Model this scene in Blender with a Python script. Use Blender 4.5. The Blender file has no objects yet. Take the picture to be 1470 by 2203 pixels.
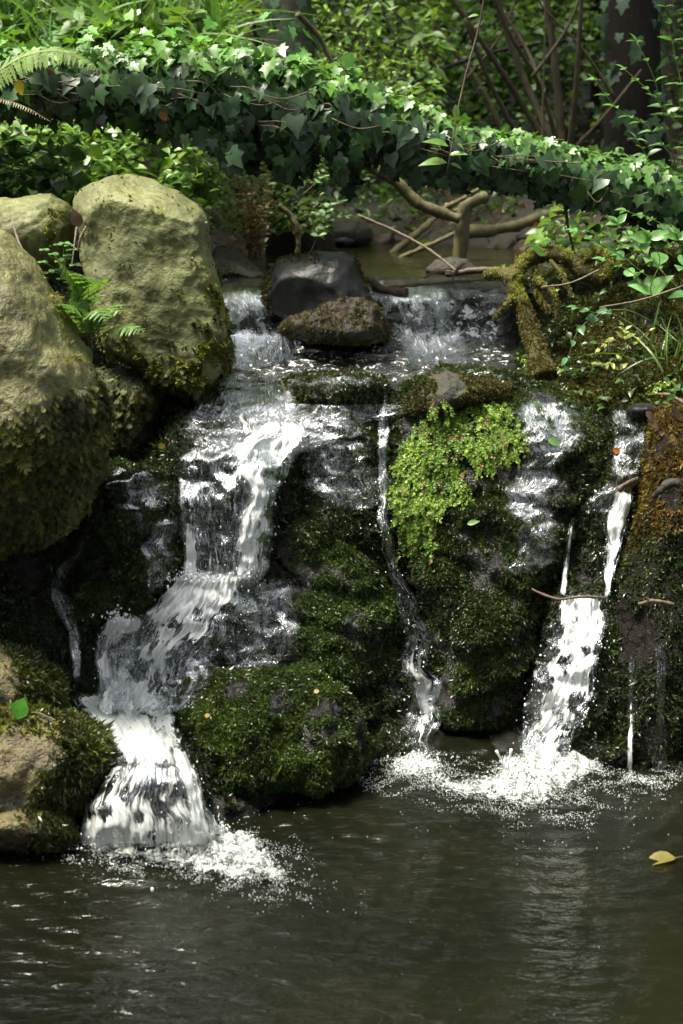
import bpy, bmesh, math, random
import numpy as np
from mathutils import Vector, Matrix
from mathutils.bvhtree import BVHTree
random.seed(7); RNG = np.random.default_rng(7)
C = bpy.context.scene.collection
S = bpy.context.scene
R = math.radians

# ------------------------------------------------------------ camera
CAMZ, PITCH, F = 1.6, R(14.7), 3060.0
cd = bpy.data.cameras.new('camera'); cam = bpy.data.objects.new('camera', cd); C.objects.link(cam)
cam.location = (0, 0, CAMZ); cam.rotation_euler = (R(90) - PITCH, 0, 0)
cd.sensor_fit = 'VERTICAL'; cd.sensor_height = 36; cd.sensor_width = 24; cd.lens = F / 2203 * 36
cd.clip_start = 0.05; cd.clip_end = 500
cd.dof.use_dof = True; cd.dof.focus_distance = 3.95; cd.dof.aperture_fstop = 3.8
S.camera = cam
# ------------------------------------------------------------ sky and sun
SUN_EL, SUN_AZ = R(69), R(-98)      # azimuth measured from +y towards +x
w = bpy.data.worlds.new('World'); S.world = w; w.use_nodes = True
nt = w.node_tree; nt.nodes.clear()
sky = nt.nodes.new('ShaderNodeTexSky'); sky.sky_type = 'NISHITA'; sky.sun_disc = False
sky.sun_elevation = SUN_EL; sky.sun_rotation = SUN_AZ; sky.air_density = 1.0; sky.dust_density = 4.0; sky.ozone_density = 0.6
bg = nt.nodes.new('ShaderNodeBackground'); bg.inputs[1].default_value = 0.15
wo = nt.nodes.new('ShaderNodeOutputWorld')
hs = nt.nodes.new('ShaderNodeHueSaturation'); hs.inputs['Saturation'].default_value = .25     # thin bright cloud
nt.links.new(sky.outputs[0], hs.inputs['Color']); nt.links.new(hs.outputs[0], bg.inputs[0]); nt.links.new(bg.outputs[0], wo.inputs[0])
sl = bpy.data.lights.new('sun', 'SUN'); sl.energy = 3.5; sl.angle = R(14.0); sl.color = (1, .94, .76)
so = bpy.data.objects.new('sun', sl); C.objects.link(so)
sd = Vector((math.sin(SUN_AZ) * math.cos(SUN_EL), math.cos(SUN_AZ) * math.cos(SUN_EL), math.sin(SUN_EL)))
so.rotation_euler = sd.to_track_quat('Z', 'Y').to_euler(); so.location = sd * 20
S.view_settings.view_transform = 'Standard'; S.view_settings.look = 'None'
S.view_settings.exposure = 1.56; S.view_settings.gamma = 1
S.cycles.max_bounces = 6; S.cycles.transparent_max_bounces = 16
S.cycles.caustics_reflective = False; S.cycles.caustics_refractive = False

# ------------------------------------------------------------ projection helpers
cth, sth = math.cos(PITCH), math.sin(PITCH)
def T(px, py, Y):
    px, py, Y = np.broadcast_arrays(np.asarray(px, float), np.asarray(py, float), np.asarray(Y, float))
    a = (px - 735) / F; b = (1101.5 - py) / F
    s = Y / (cth + b * sth)
    return np.stack([a * s, Y + 0 * s, CAMZ + (-sth + b * cth) * s], -1)
def TZ(px, py, z):
    px, py, z = np.broadcast_arrays(np.asarray(px, float), np.asarray(py, float), np.asarray(z, float))
    a = (px - 735) / F; b = (1101.5 - py) / F
    s = (z - CAMZ) / (-sth + b * cth)
    return np.stack([a * s, (cth + b * sth) * s, z + 0 * s], -1)
def proj(P):
    rel = P - np.array([0, 0, CAMZ])
    d = rel[..., 1] * cth - rel[..., 2] * sth
    u = rel[..., 1] * sth + rel[..., 2] * cth
    return 735 + F * rel[..., 0] / d, 1101.5 - F * u / d
# ------------------------------------------------------------ noise
_perm = RNG.permutation(256); _perm = np.concatenate([_perm, _perm, _perm])
_g = RNG.normal(size=(256, 3)); _g /= np.linalg.norm(_g, axis=1)[:, None]
def pn(P):
    P = np.asarray(P, float); i = np.floor(P).astype(int); f = P - i; i &= 255
    u = f * f * f * (f * (f * 6 - 15) + 10)
    def gd(dx, dy, dz):
        h = _perm[_perm[_perm[(i[:, 0] + dx) & 255] + ((i[:, 1] + dy) & 255)] + ((i[:, 2] + dz) & 255)]
        g = _g[h]
        return g[:, 0] * (f[:, 0] - dx) + g[:, 1] * (f[:, 1] - dy) + g[:, 2] * (f[:, 2] - dz)
    l = lambda a, b, t: a + (b - a) * t
    return l(l(l(gd(0,0,0), gd(1,0,0), u[:,0]), l(gd(0,1,0), gd(1,1,0), u[:,0]), u[:,1]),
             l(l(gd(0,0,1), gd(1,0,1), u[:,0]), l(gd(0,1,1), gd(1,1,1), u[:,0]), u[:,1]), u[:,2]) * 1.6
def fbm(P, o=4, gain=.5, ridged=False):
    P = np.asarray(P, float); r = 0; a = 1.
    for k in range(o):
        n = pn(P * 2 ** k + 17.3 * k)
        r = r + a * ((1 - np.abs(n) * 2) if ridged else n); a *= gain
    return r
# ------------------------------------------------------------ mesh helpers
def tri(Fq):
    Fq = np.asarray(Fq)
    return Fq if Fq.shape[1] == 3 else np.concatenate([Fq[:, [0, 1, 2]], Fq[:, [0, 2, 3]]])
def base_of(V): return np.array([(V[:, 0].min() + V[:, 0].max()) / 2, (V[:, 1].min() + V[:, 1].max()) / 2, V[:, 2].min()])
def mk(name, V, Fc, mat, parent=None, smooth=True, uv=None, attrs=None, tint=None, origin=None):
    V = np.asarray(V, float); Fc = np.asarray(Fc, dtype=np.int32)
    o = np.array(parent['_o']) if parent is not None else (base_of(V) if origin is None else np.array(origin, float))
    me = bpy.data.meshes.new(name)
    n, k = Fc.shape
    me.vertices.add(len(V)); me.vertices.foreach_set('co', (V - o).astype(np.float32).ravel())
    me.loops.add(n * k); me.loops.foreach_set('vertex_index', Fc.ravel())
    me.polygons.add(n); me.polygons.foreach_set('loop_start', np.arange(0, n * k, k, dtype=np.int32))
    me.update(calc_edges=True)
    me.polygons.foreach_set('use_smooth', np.full(n, smooth))
    if uv is not None:
        ul = me.uv_layers.new(name='UVMap'); ul.data.foreach_set('uv', np.asarray(uv)[Fc.ravel()].astype(np.float32).ravel())
    for a, v in (attrs or {}).items():
        at = me.attributes.new(a, 'FLOAT', 'POINT'); at.data.foreach_set('value', np.asarray(v).astype(np.float32))
    if tint is not None:
        at = me.attributes.new('tint', 'FLOAT_COLOR', 'POINT')
        at.data.foreach_set('color', np.concatenate([tint, np.ones((len(tint), 1))], 1).astype(np.float32).ravel())
    me.materials.append(mat)
    ob = bpy.data.objects.new(name, me); C.objects.link(ob)
    if parent is not None: ob.parent = parent
    else: ob.location = o; ob['_o'] = [float(x) for x in o]
    return ob
def thing(name, label, cat, loc, group=None):
    o = bpy.data.objects.new(name, None); C.objects.link(o); o.location = [float(x) for x in loc]
    o['_o'] = [float(x) for x in loc]; o.empty_display_size = .05
    return tag(o, label, cat, group)
def tag(o, label, cat, group=None):
    o['label'] = label; o['category'] = cat
    if group: o['group'] = group
    return o
def structure(o): o['kind'] = 'structure'; return o
def stuff(o, label, cat=None):
    o['kind'] = 'stuff'; o['label'] = label
    if cat: o['category'] = cat
    return o
class Acc:
    def __init__(s): s.V = []; s.F = []; s.t = []; s.n = 0
    def add(s, V, Fc, t=(1, 1, 1)):
        V = np.asarray(V, float); Fc = tri(Fc)
        s.V.append(V); s.F.append(Fc + s.n); s.n += len(V)
        t = np.asarray(t, float); s.t.append(np.broadcast_to(t, (len(V), 3)) if t.ndim == 1 else t)
        return s
    def build(s, name, mat, parent=None, smooth=True):
        return mk(name, np.concatenate(s.V), np.concatenate(s.F), mat, parent, smooth, tint=np.concatenate(s.t))
    def base(s): return base_of(np.concatenate(s.V))
def norm(v): return v / np.maximum(np.linalg.norm(v, axis=-1, keepdims=True), 1e-9)
def frames(tip, nrm):
    y = norm(np.asarray(tip, float)); x = norm(np.cross(y, nrm)); z = np.cross(x, y)
    return np.stack([x, y, z], -1)
def scat(proto, pos, Rm, sc, col):
    PV, PF = proto; pos = np.asarray(pos, float); n = len(pos)
    sc = np.asarray(sc, float); sc = sc[:, None, None] if sc.ndim == 1 else sc[:, None, :]
    V = np.einsum('nij,nkj->nki', Rm, PV[None] * sc) + pos[:, None]
    Fc = PF[None] + (np.arange(n) * len(PV))[:, None, None]
    col = np.asarray(col, float); col = np.broadcast_to(col, (n, 3))
    return V.reshape(-1, 3), Fc.reshape(-1, 3), np.repeat(col, len(PV), 0)
def rdir(n, up=0.0):
    d = RNG.normal(size=(n, 3)); d[:, 2] += up; return norm(d)
def mixc(a, b, t): a = np.asarray(a, float); b = np.asarray(b, float); t = np.asarray(t)[:, None]; return a * (1 - t) + b * t
def jitc(c, n, v=.25):
    c = np.asarray(c, float); k = np.exp(RNG.normal(size=(n, 1)) * v); h = RNG.normal(size=(n, 3)) * v * .25
    return np.clip(c * k * (1 + h), 0, .9)
def smooth_path(pts, n):
    P = np.asarray(pts, float); m = len(P); d = np.concatenate([[0], np.cumsum(np.linalg.norm(np.diff(P[:, :3], axis=0), axis=1))])
    t = np.linspace(0, d[-1], n); out = np.zeros((n, P.shape[1]))
    tan = np.gradient(P, d, axis=0) if m > 2 else np.repeat((P[1:] - P[:1]) / d[-1], 2, 0)
    k = np.clip(np.searchsorted(d, t, side='right') - 1, 0, m - 2); h = (d[k + 1] - d[k]); u = ((t - d[k]) / h)[:, None]; h = h[:, None]
    return (2*u**3-3*u**2+1)*P[k] + (u**3-2*u**2+u)*h*tan[k] + (-2*u**3+3*u**2)*P[k+1] + (u**3-u**2)*h*tan[k+1]
def tube(P, r, sides=7, rough=0., cap=True, ns=20.):
    P = np.asarray(P, float); n = len(P); r = np.broadcast_to(np.asarray(r, float), (n,))
    t = norm(np.gradient(P, axis=0)); ref = np.array([.13, .31, .94]) if abs(t[:, 2]).mean() < .8 else np.array([.95, .2, .1])
    x = norm(np.cross(t, ref)); y = np.cross(t, x)
    a = np.linspace(0, 2 * math.pi, sides, endpoint=False)
    rr = np.repeat(r[:, None], sides, 1)
    d = x[:, None] * np.cos(a)[None, :, None] + y[:, None] * np.sin(a)[None, :, None]
    V = P[:, None] + d * rr[..., None]
    if rough: rr = rr * (1 + rough * fbm(V.reshape(-1, 3) * ns, 3).reshape(n, sides)); V = P[:, None] + d * rr[..., None]
    i = np.arange(n - 1)[:, None] * sides; j = np.arange(sides)[None]; j2 = (j + 1) % sides
    Fc = np.stack([i + j, i + j2, i + sides + j2, i + sides + j], -1).reshape(-1, 4)
    V = V.reshape(-1, 3); Fc = tri(Fc)
    if cap:
        V = np.concatenate([V, P[:1], P[-1:]]); m = n * sides; q = np.arange(sides)
        Fc = np.concatenate([Fc, np.stack([np.full(sides, m), (q + 1) % sides, q], 1), np.stack([np.full(sides, m + 1), m - sides + q, m - sides + (q + 1) % sides], 1)])
    return V, Fc
def ptube(pts, r0, r1, n=24, sides=7, rough=0.1, ns=20.):
    """pts in (px, py, Y); radii in metres"""
    P = smooth_path([T(*p) for p in pts], n); return tube(P, np.linspace(r0, r1, n), sides, rough, ns=ns)
# ------------------------------------------------------------ materials
class M:
    def __init__(s, name):
        s.m = bpy.data.materials.new(name); s.m.use_nodes = True; s.nt = s.m.node_tree; s.nt.nodes.clear()
        s.out = s.nt.nodes.new('ShaderNodeOutputMaterial')
    def n(s, t, ins=None, **kw):
        nd = s.nt.nodes.new('ShaderNode' + t)
        for k, v in kw.items(): setattr(nd, k, v)
        for k, v in (ins or {}).items(): s.set(nd, k, v)
        return nd
    def set(s, nd, k, v):
        i = nd.inputs[k]
        if isinstance(v, bpy.types.NodeSocket): s.nt.links.new(v, i)
        elif hasattr(v, 'outputs'): s.nt.links.new(v.outputs[0], i)
        else:
            if i.type == 'RGBA' and len(v) == 3: v = (*v, 1)
            i.default_value = v
    def co(s, scale=(1, 1, 1), uv=False):
        tc = s.n('TexCoord'); mp = s.n('Mapping', {'Vector': tc.outputs['UV' if uv else 'Object'], 'Scale': scale}); return mp
    def noise(s, scale, detail=4, rough=.6, vec=None, dist=0):
        return s.n('TexNoise', {'Vector': vec or s.co(), 'Scale': scale, 'Detail': detail, 'Roughness': rough, 'Distortion': dist}).outputs[0]
    def ramp(s, f, lo, hi, a=0., b=1.):
        return s.n('MapRange', {'Value': f, 'From Min': lo, 'From Max': hi, 'To Min': a, 'To Max': b}, interpolation_type='SMOOTHSTEP').outputs[0]
    def math(s, op, a, b=0.): return s.n('Math', {0: a, 1: b}, operation=op).outputs[0]
    def mix(s, f, a, b): 
        nd = s.n('Mix', data_type='RGBA'); s.set(nd, 0, f); s.set(nd, 6, a); s.set(nd, 7, b); return nd.outputs[2]
    def attr(s, name, col=False): return s.n('Attribute', attribute_name=name).outputs['Color' if col else 'Fac']
    def bump(s, h, st=.5, dist=.01, nrm=None):
        d = {'Height': h, 'Strength': st, 'Distance': dist}
        if nrm: d['Normal'] = nrm
        return s.n('Bump', d).outputs[0]
    def done(s, sh): s.nt.links.new(sh.outputs[0], s.out.inputs[0]); return s.m
def rock_mat(name, c1, c2, c3=None, moss=(.10, .10, .02), mossb=0.0, rough=(.5, .8), wet=0., bump=.6, fine=90, bscale=1., glint=0., spec=.5):
    m = M(name)
    base = m.mix(m.ramp(m.noise(5 * bscale, 6, .65), .35, .65), c1, c2)
    sp = m.ramp(m.noise(38 * bscale, 5, .7), .5, .68)
    base = m.mix(m.math('MULTIPLY', sp, .7), base, c3 or [x * .35 for x in c1])
    ma = m.math('ADD', m.attr('moss'), m.math('SUBTRACT', m.noise(16, 6, .75), .5 - mossb))
    mk_ = m.ramp(ma, .42, .58)
    mcol = m.mix(m.ramp(m.noise(30, 3), .35, .65), moss, [x * .45 for x in moss])
    col = m.mix(mk_, base, mcol)
    wa = m.attr('wet')
    wetf = m.ramp(m.math('ADD', m.math('ADD', wa, wet), m.math('SUBTRACT', m.noise(9, 4), .5)), .35, .65)
    col2 = m.mix(wetf, col, m.mix(.45, col, (.004, .004, .003)))
    ro = m.math('MULTIPLY_ADD', 1, 1)
    r_dry = m.ramp(m.noise(20, 3), .3, .7, rough[0], rough[1])
    ro = m.n('Mix', data_type='FLOAT'); m.set(ro, 0, wetf); m.set(ro, 2, r_dry); m.set(ro, 3, .14)
    b1 = m.bump(m.noise(14 * bscale, 6, .65), bump, .03)
    b2 = m.bump(m.noise(fine, 4, .7), bump, .007, b1)
    ins = {'Base Color': col2, 'Roughness': ro.outputs[0], 'Normal': b2, 'Specular IOR Level': spec}
    if glint:      # thin film of running water over the stone
        ins.update({'Coat Weight': m.math('MULTIPLY', wetf, glint), 'Coat Roughness': .07, 'Coat IOR': 1.6, 'Coat Normal': m.bump(m.noise(fine * .9, 3, .6), 1., .02, b1)})
    p = m.n('BsdfPrincipled', ins)
    return m.done(p)
def leaf_mat(name, rough=.4, trans=.3, spec=.5, bump=0.):
    m = M(name); c = m.attr('tint', True); c = m.mix(m.ramp(m.noise(45, 4, .7), .4, .7), c, m.mix(.5, c, (.02, .025, .008)))
    ins = {'Base Color': c, 'Roughness': rough, 'Specular IOR Level': spec}
    if bump: ins['Normal'] = m.bump(m.noise(60, 3), bump, .01)
    p = m.n('BsdfPrincipled', ins)
    tc = m.n('HueSaturation', {'Hue': .48, 'Saturation': 1.1, 'Value': 1.5, 'Color': c})
    t = m.n('BsdfTranslucent', {'Color': tc.outputs[0]})
    return m.done(m.n('MixShader', {0: trans, 1: p, 2: t}))
def plain_mat(name, c1, c2, scale=20, rough=.7, bump=.5, stretch=(1, 1, 1), spec=.4):
    m = M(name); v = m.co(stretch)
    f = m.noise(scale, 5, .65, v)
    p = m.n('BsdfPrincipled', {'Base Color': m.mix(m.ramp(f, .35, .65), c1, c2), 'Roughness': rough, 'Specular IOR Level': spec, 'Normal': m.bump(f, bump, .01)})
    return m.done(p)
def water_film(name, foam_hi=.9, su=70, sv=6, bias=0., sharp=.34, patch=(14, 7), fk=1.25, fine=1.):
    """running water: clear glossy film and white aerated strands stretched along the flow; painted glints on the choppy stream (uv in metres)"""
    m = M(name)
    v1 = m.co((su, sv, 1), True); v2 = m.co((su * 2.6, sv * 3.2, 1), True); v3 = m.co((*patch, 1), True)
    n1 = m.noise(1, 3, .6, v1, .6); n2 = m.noise(1, 3, .65, v2, .3); n3 = m.noise(1, 3, .55, v3, .8)
    s = m.math('ADD', m.math('MULTIPLY', n1, .5), m.math('ADD', m.math('MULTIPLY', n2, .28 * fine), m.math('MULTIPLY', n3, .8)))
    s = m.math('ADD', m.math('SUBTRACT', m.math('MULTIPLY', s, 1.6), 1.86 - bias), m.math('SUBTRACT', m.attr('foam'), m.math('MULTIPLY', .75, m.math('POWER', m.math('SUBTRACT', 1., m.attr('edge')), 1.6))))
    a = m.math('MULTIPLY', m.ramp(s, 0., sharp), m.ramp(m.attr('edge'), 0, .25))
    hb = m.math('ADD', n1, m.math('MULTIPLY', n2, .6))
    nrm = m.bump(hb, .8, .015); nrw = m.bump(hb, .5, .01)
    white = m.n('BsdfPrincipled', {'Base Color': m.mix(m.ramp(n2, .35, .65), (.70, .74, .74), (.94, .95, .95)), 'Roughness': .28, 'Normal': nrw, 'Specular IOR Level': .6})  # two whites by noise: streak shading painted into the water colour
    wt = m.n('BsdfTranslucent', {'Color': (.8, .85, .85)})
    wsh = m.n('MixShader', {0: .15, 1: white, 2: wt})
    gl = m.n('BsdfGlossy', {'Color': (.95, .97, 1), 'Roughness': .12, 'Normal': nrm})
    tr = m.n('BsdfTransparent', {'Color': (.93, .95, .93)})
    fr = m.n('Fresnel', {'IOR': 1.36, 'Normal': nrm})
    clear = m.n('MixShader', {0: m.math('MULTIPLY', m.math('MULTIPLY', fr.outputs[0], fk), m.ramp(m.attr('edge'), 0, .6)), 1: tr, 2: gl})
    return m.done(m.n('MixShader', {0: m.math('MULTIPLY', a, foam_hi), 1: clear, 2: wsh}))
# ------------------------------------------------------------ materials used
MAT_FACE = rock_mat('wet_black_rock', (.009, .0085, .0065), (.017, .015, .010), moss=(.016, .026, .006), mossb=.2, wet=.55, bump=.9, fine=110, glint=.3, spec=.25)
MAT_DOME = rock_mat('wet_mossy_rock', (.010, .0095, .007), (.018, .016, .011), moss=(.020, .036, .008), mossb=.24, wet=.6, bump=1., fine=120, glint=.4, spec=.3)
MAT_BOULDER = rock_mat('tan_sandstone', (.150, .160, .048), (.074, .080, .025), (.04, .038, .016), moss=(.10, .11, .016), mossb=.10, rough=(.5, .8), bump=.45)
MAT_BOULDER_WET = rock_mat('tan_sandstone_damp', (.20, .195, .072), (.12, .12, .044), (.05, .047, .022), moss=(.10, .095, .02), rough=(.28, .48), bump=.85)
MAT_BLACK = rock_mat('black_basalt', (.012, .0125, .013), (.026, .027, .027), (.006, .006, .006), moss=(.06, .06, .015), rough=(.3, .5), bump=.3, spec=.3)
MAT_RED = rock_mat('red_brown_stone', (.020, .012, .006), (.013, .010, .005), (.05, .018, .006), moss=(.06, .055, .010), wet=.35, bump=.6, glint=.2, spec=.3)
MAT_GREY = rock_mat('grey_stone', (.028, .027, .021), (.05, .046, .033), moss=(.05, .055, .012), bump=.6, spec=.3)
MAT_OCHRE = rock_mat('ochre_quartz_rock', (.25, .21, .095), (.11, .10, .075), (.15, .07, .02), moss=(.08, .09, .015), mossb=.06, wet=.16, rough=(.25, .5), bump=1., bscale=1.6)
MAT_BARKMOSS = rock_mat('mossy_bark', (.013, .010, .007), (.008, .006, .005), moss=(.11, .07, .012), mossb=.1, wet=.15, bump=1., glint=.1, spec=.12)
MAT_ROOT = rock_mat('mossy_root_bark', (.075, .055, .025), (.045, .035, .015), moss=(.09, .075, .014), mossb=.1, wet=-.3, bump=1., spec=.3)
MAT_SOIL = rock_mat('forest_soil', (.014, .011, .006), (.022, .017, .010), (.035, .027, .015), moss=(.04, .06, .012), mossb=.02, rough=(.7, .95), bump=1.)
MAT_LEAF = leaf_mat('leaf', .38, .32, .5)
MAT_IVY = leaf_mat('ivy_leaf', .38, .2, .55)
MAT_FERN = leaf_mat('fern_leaf', .45, .4, .4)
MAT_MOSS = leaf_mat('moss_frond', .55, .25, .35)
MAT_MOSSWET = leaf_mat('wet_moss_frond', .32, .15, .5)
MAT_CANOPY = leaf_mat('canopy_leaf', .5, .35, .4)
MAT_BARK = plain_mat('bark', (.020, .016, .009), (.009, .0075, .0045), 12, .85, 1., (3, 3, .6))
MAT_BARKL = plain_mat('pale_bark', (.10, .085, .035), (.05, .048, .018), 14, .75, .8, (2, 2, .7))
MAT_BARKD = plain_mat('dark_bark', (.008, .007, .004), (.004, .0035, .002), 12, .9, 1., (3, 3, .6), .2)
MAT_HAZEL = plain_mat('hazel_bark', (.06, .048, .022), (.028, .024, .011), 14, .8, .8, (2, 2, .7))
MAT_TWIG = plain_mat('twig', (.13, .10, .055), (.07, .052, .03), 40, .6, .4)
MAT_TWIGD = plain_mat('dark_twig', (.05, .035, .025), (.09, .06, .04), 40, .6, .4)
MAT_STEM = plain_mat('green_stem', (.12, .16, .04), (.08, .11, .03), 40, .5, .2)

# ------------------------------------------------------------ bedrock of the fall (control rows: toe, foot, ... lip, shelf, step, stream)
_cols = {
 -700: [(1900,2.8),(1500,3.0),(1250,3.15),(1100,3.3),(900,3.5),(700,3.9),(600,4.2),(540,4.6),(490,5.2)],
 -100: [(1810,3.04),(1600,3.2),(1300,3.5),(1050,3.7),(850,4.0),(790,4.15),(680,4.5),(590,4.9),(520,5.3)],
 150: [(1805,3.05),(1560,3.35),(1300,3.62),(1050,3.8),(850,4.05),(790,4.2),(680,4.5),(590,4.9),(520,5.3)],
 300: [(1792,3.08),(1560,3.27),(1490,3.5),(1250,3.64),(1000,3.85),(850,4.12),(750,4.5),(645,4.92),(592,5.35)],
 420: [(1782,3.11),(1630,3.24),(1530,3.42),(1230,3.62),(985,3.72),(835,4.06),(742,4.78),(628,4.95),(590,5.35)],
 520: [(1740,3.20),(1600,3.38),(1490,3.47),(1230,3.64),(975,3.72),(832,4.08),(738,4.8),(626,4.96),(590,5.35)],
 620: [(1690,3.34),(1600,3.45),(1450,3.55),(1200,3.72),(970,3.80),(832,4.08),(736,4.8),(626,4.96),(590,5.35)],
 760: [(1650,3.45),(1550,3.58),(1400,3.68),(1150,3.80),(975,3.88),(842,4.06),(736,4.8),(622,4.96),(590,5.35)],
 850: [(1630,3.51),(1500,3.66),(1300,3.74),(1100,3.84),(960,3.92),(842,4.06),(734,4.8),(620,4.96),(590,5.35)],
 1000: [(1620,3.54),(1550,3.80),(1300,3.90),(1100,3.95),(950,4.0),(835,4.12),(735,4.8),(620,4.96),(590,5.35)],
 1130: [(1630,3.50),(1500,3.76),(1300,3.85),(1100,3.92),(950,3.97),(835,4.12),(742,4.76),(632,4.95),(588,5.35)],
 1230: [(1640,3.47),(1450,3.60),(1290,3.68),(1150,3.82),(1000,3.92),(852,4.12),(760,4.4),(655,4.7),(560,5.3)],
 1330: [(1650,3.45),(1420,3.60),(1290,3.68),(1100,3.82),(1000,3.88),(875,4.06),(790,4.2),(660,4.5),(545,5.3)],
 1430: [(1655,3.44),(1400,3.65),(1200,3.78),(1050,3.88),(930,3.95),(860,4.03),(780,4.15),(650,4.42),(535,5.2)],
 1650: [(1660,3.42),(1400,3.5),(1200,3.6),(1000,3.7),(850,3.85),(750,3.98),(660,4.15),(580,4.5),(500,5.2)],
 2300: [(1700,3.3),(1400,3.3),(1200,3.35),(1000,3.45),(850,3.6),(700,3.8),(600,4.1),(530,4.5),(470,5.2)],
}
def sinterp(xk, yk, x):       # monotone-ish smooth interpolation along axis 0
    xk = np.asarray(xk, float); yk = np.asarray(yk, float)
    m = np.gradient(yk, xk, axis=0); d = np.diff(yk, axis=0) / np.diff(xk).reshape(-1, *([1] * (yk.ndim - 1)))
    mm = np.zeros_like(yk)
    mm[1:-1] = np.where(d[:-1] * d[1:] > 0, 2 * d[:-1] * d[1:] / np.where(np.abs(d[:-1] + d[1:]) < 1e-9, 1e-9, d[:-1] + d[1:]), 0); mm[0] = d[0]; mm[-1] = d[-1]
    k = np.clip(np.searchsorted(xk, x, side='right') - 1, 0, len(xk) - 2); sh = [-1] + [1] * (yk.ndim - 1)
    h = (xk[k + 1] - xk[k]).reshape(sh); u = ((x - xk[k]) / (xk[k + 1] - xk[k])).reshape(sh)
    return (2*u**3-3*u**2+1)*yk[k] + (u**3-2*u**2+u)*h*mm[k] + (-2*u**3+3*u**2)*yk[k+1] + (u**3-u**2)*h*mm[k+1]
ck = sorted(_cols); CT = np.array([_cols[k] for k in ck])      # ncol, 9, 2
foot = T(np.array(ck), CT[:, 0, 0], CT[:, 0, 1])
WP = np.array([T(np.full(9, k), CT[i, :, 0], CT[i, :, 1]) for i, k in enumerate(ck)])   # world control points
toe = WP[:, :1].copy(); toe[:, 0, 2] = -.6; toe[:, 0, 1] -= .12
WP[:, 0, 2] = np.minimum(WP[:, 0, 2], 0.0)
WP = np.concatenate([toe, WP], 1)
xs = np.concatenate([np.linspace(-700, -60, 60, endpoint=False), np.linspace(-60, 1530, 480, endpoint=False), np.linspace(1530, 2300, 70)])
ts = np.concatenate([np.linspace(0, 1, 8, endpoint=False), np.linspace(1, 9, 420)])
G = sinterp(ck, WP, xs); G = sinterp(np.arange(10), np.swapaxes(G, 0, 1), ts)      # nt, nx, 3
nT, nX = G.shape[:2]; GV = G.reshape(-1, 3).copy()
def grid_faces(a, b): 
    i = np.arange(a - 1)[:, None] * b; j = np.arange(b - 1)[None]
    return np.stack([i + j, i + j + 1, i + b + j + 1, i + b + j], -1).reshape(-1, 4)
def vnormals(V, Fc):
    Fc = tri(Fc); n = np.cross(V[Fc[:, 1]] - V[Fc[:, 0]], V[Fc[:, 2]] - V[Fc[:, 0]])
    N = np.zeros_like(V)
    for k in range(3): np.add.at(N, Fc[:, k], n)
    return norm(N)
GF = grid_faces(nT, nX)
N0 = vnormals(GV, GF)
if N0[:, 2].mean() < 0: GF = GF[:, ::-1]; N0 = -N0
d = .05 * fbm(GV * 3.2, 3) + .030 * fbm(GV * 9 + 3, 3, ridged=True) * .6 + .009 * fbm(GV * 34, 3)
fade = np.clip((5.3 - GV[:, 1]) / .25, 0, 1)
flat = np.clip((N0[:, 2] - .55) / .3, 0, 1); d = d * (1 - .55 * flat) * fade - .012
GV = GV + N0 * d[:, None]
ppx, ppy = proj(GV)
mossa = np.clip(.12 + .3 * (ppx > 1180) * (ppy < 870), 0, 1); weta = np.where((ppx > 1230) & (ppy < 820), .0, .25)
mk_face = mk('rock_face', GV, GF, MAT_FACE, attrs={'moss': mossa, 'wet': weta}, origin=(0, 4, 0)); structure(mk_face)
ROCKS = [(GV, GF)]; DRY = [False]

# ------------------------------------------------------------ ground: one sheet with pool basin, stream channel and rising banks
def sst(x, a, b): t = np.clip((x - a) / (b - a), 0, 1); return t * t * (3 - 2 * t)
def xc(y): return .08 + .10 * sst(y, 6.6, 8.5) + .5 * sst(y, 9, 14)
def hw(y): return .74 - .52 * sst(y, 6.7, 7.6) + .0 * y
def H(x, y, rough=True):
    d = np.maximum(np.abs(x - xc(y)) - hw(y), 0)
    left = x < xc(y)
    bank = np.where(left, .16 * sst(d, 0, .25) + .42 * sst(d, .1, 1.1) + .13 * d, .10 * sst(d, 0, .2) + .10 * sst(d, .3, 1.4) + .10 * d)
    up = 1.03 + bank + .05 * np.maximum(y - 7.2, 0) + .10 * np.maximum(y - 10, 0) + .12 * np.maximum(y - 14, 0)
    side = np.abs(x) - 1.25 - .25 * np.maximum(3.2 - y, 0)
    low = -.55 + 1.5 * sst(side, 0, 1.0) + .12 * np.maximum(side, 0)
    z = np.where(y > 4.9, up, low + (up - low) * sst(y, 4.2, 4.9) * (np.abs(x) > 9) )
    z = np.where(y > 4.9, up, np.minimum(low, np.maximum(up - .3, -.55)))
    if rough:
        P = np.stack([x, y, 0 * x], -1).reshape(-1, 3)
        z = z + (np.clip(d, .0, .4).reshape(z.shape) * .18 + .01) * fbm(P * 2.2, 4).reshape(z.shape)
    return z
gx = np.concatenate([np.linspace(-60, -4, 40, endpoint=False), np.linspace(-4, 4, 200), np.linspace(4, 60, 40)[1:]])
gy = np.concatenate([np.linspace(-40, 2, 30, endpoint=False), np.linspace(2, 4.86, 30), [4.9], np.linspace(4.92, 12, 200)[1:], np.linspace(12, 90, 60)[1:]])
X, Y_ = np.meshgrid(gx, gy); Z = H(X, Y_)
TV = np.stack([X, Y_, Z], -1).reshape(-1, 3); TF = grid_faces(len(gy), len(gx))
gr = structure(mk('ground', TV, TF, MAT_SOIL, attrs={'moss': np.full(len(TV), .05), 'wet': np.zeros(len(TV))}, origin=(0, 0, 0)))

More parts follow.
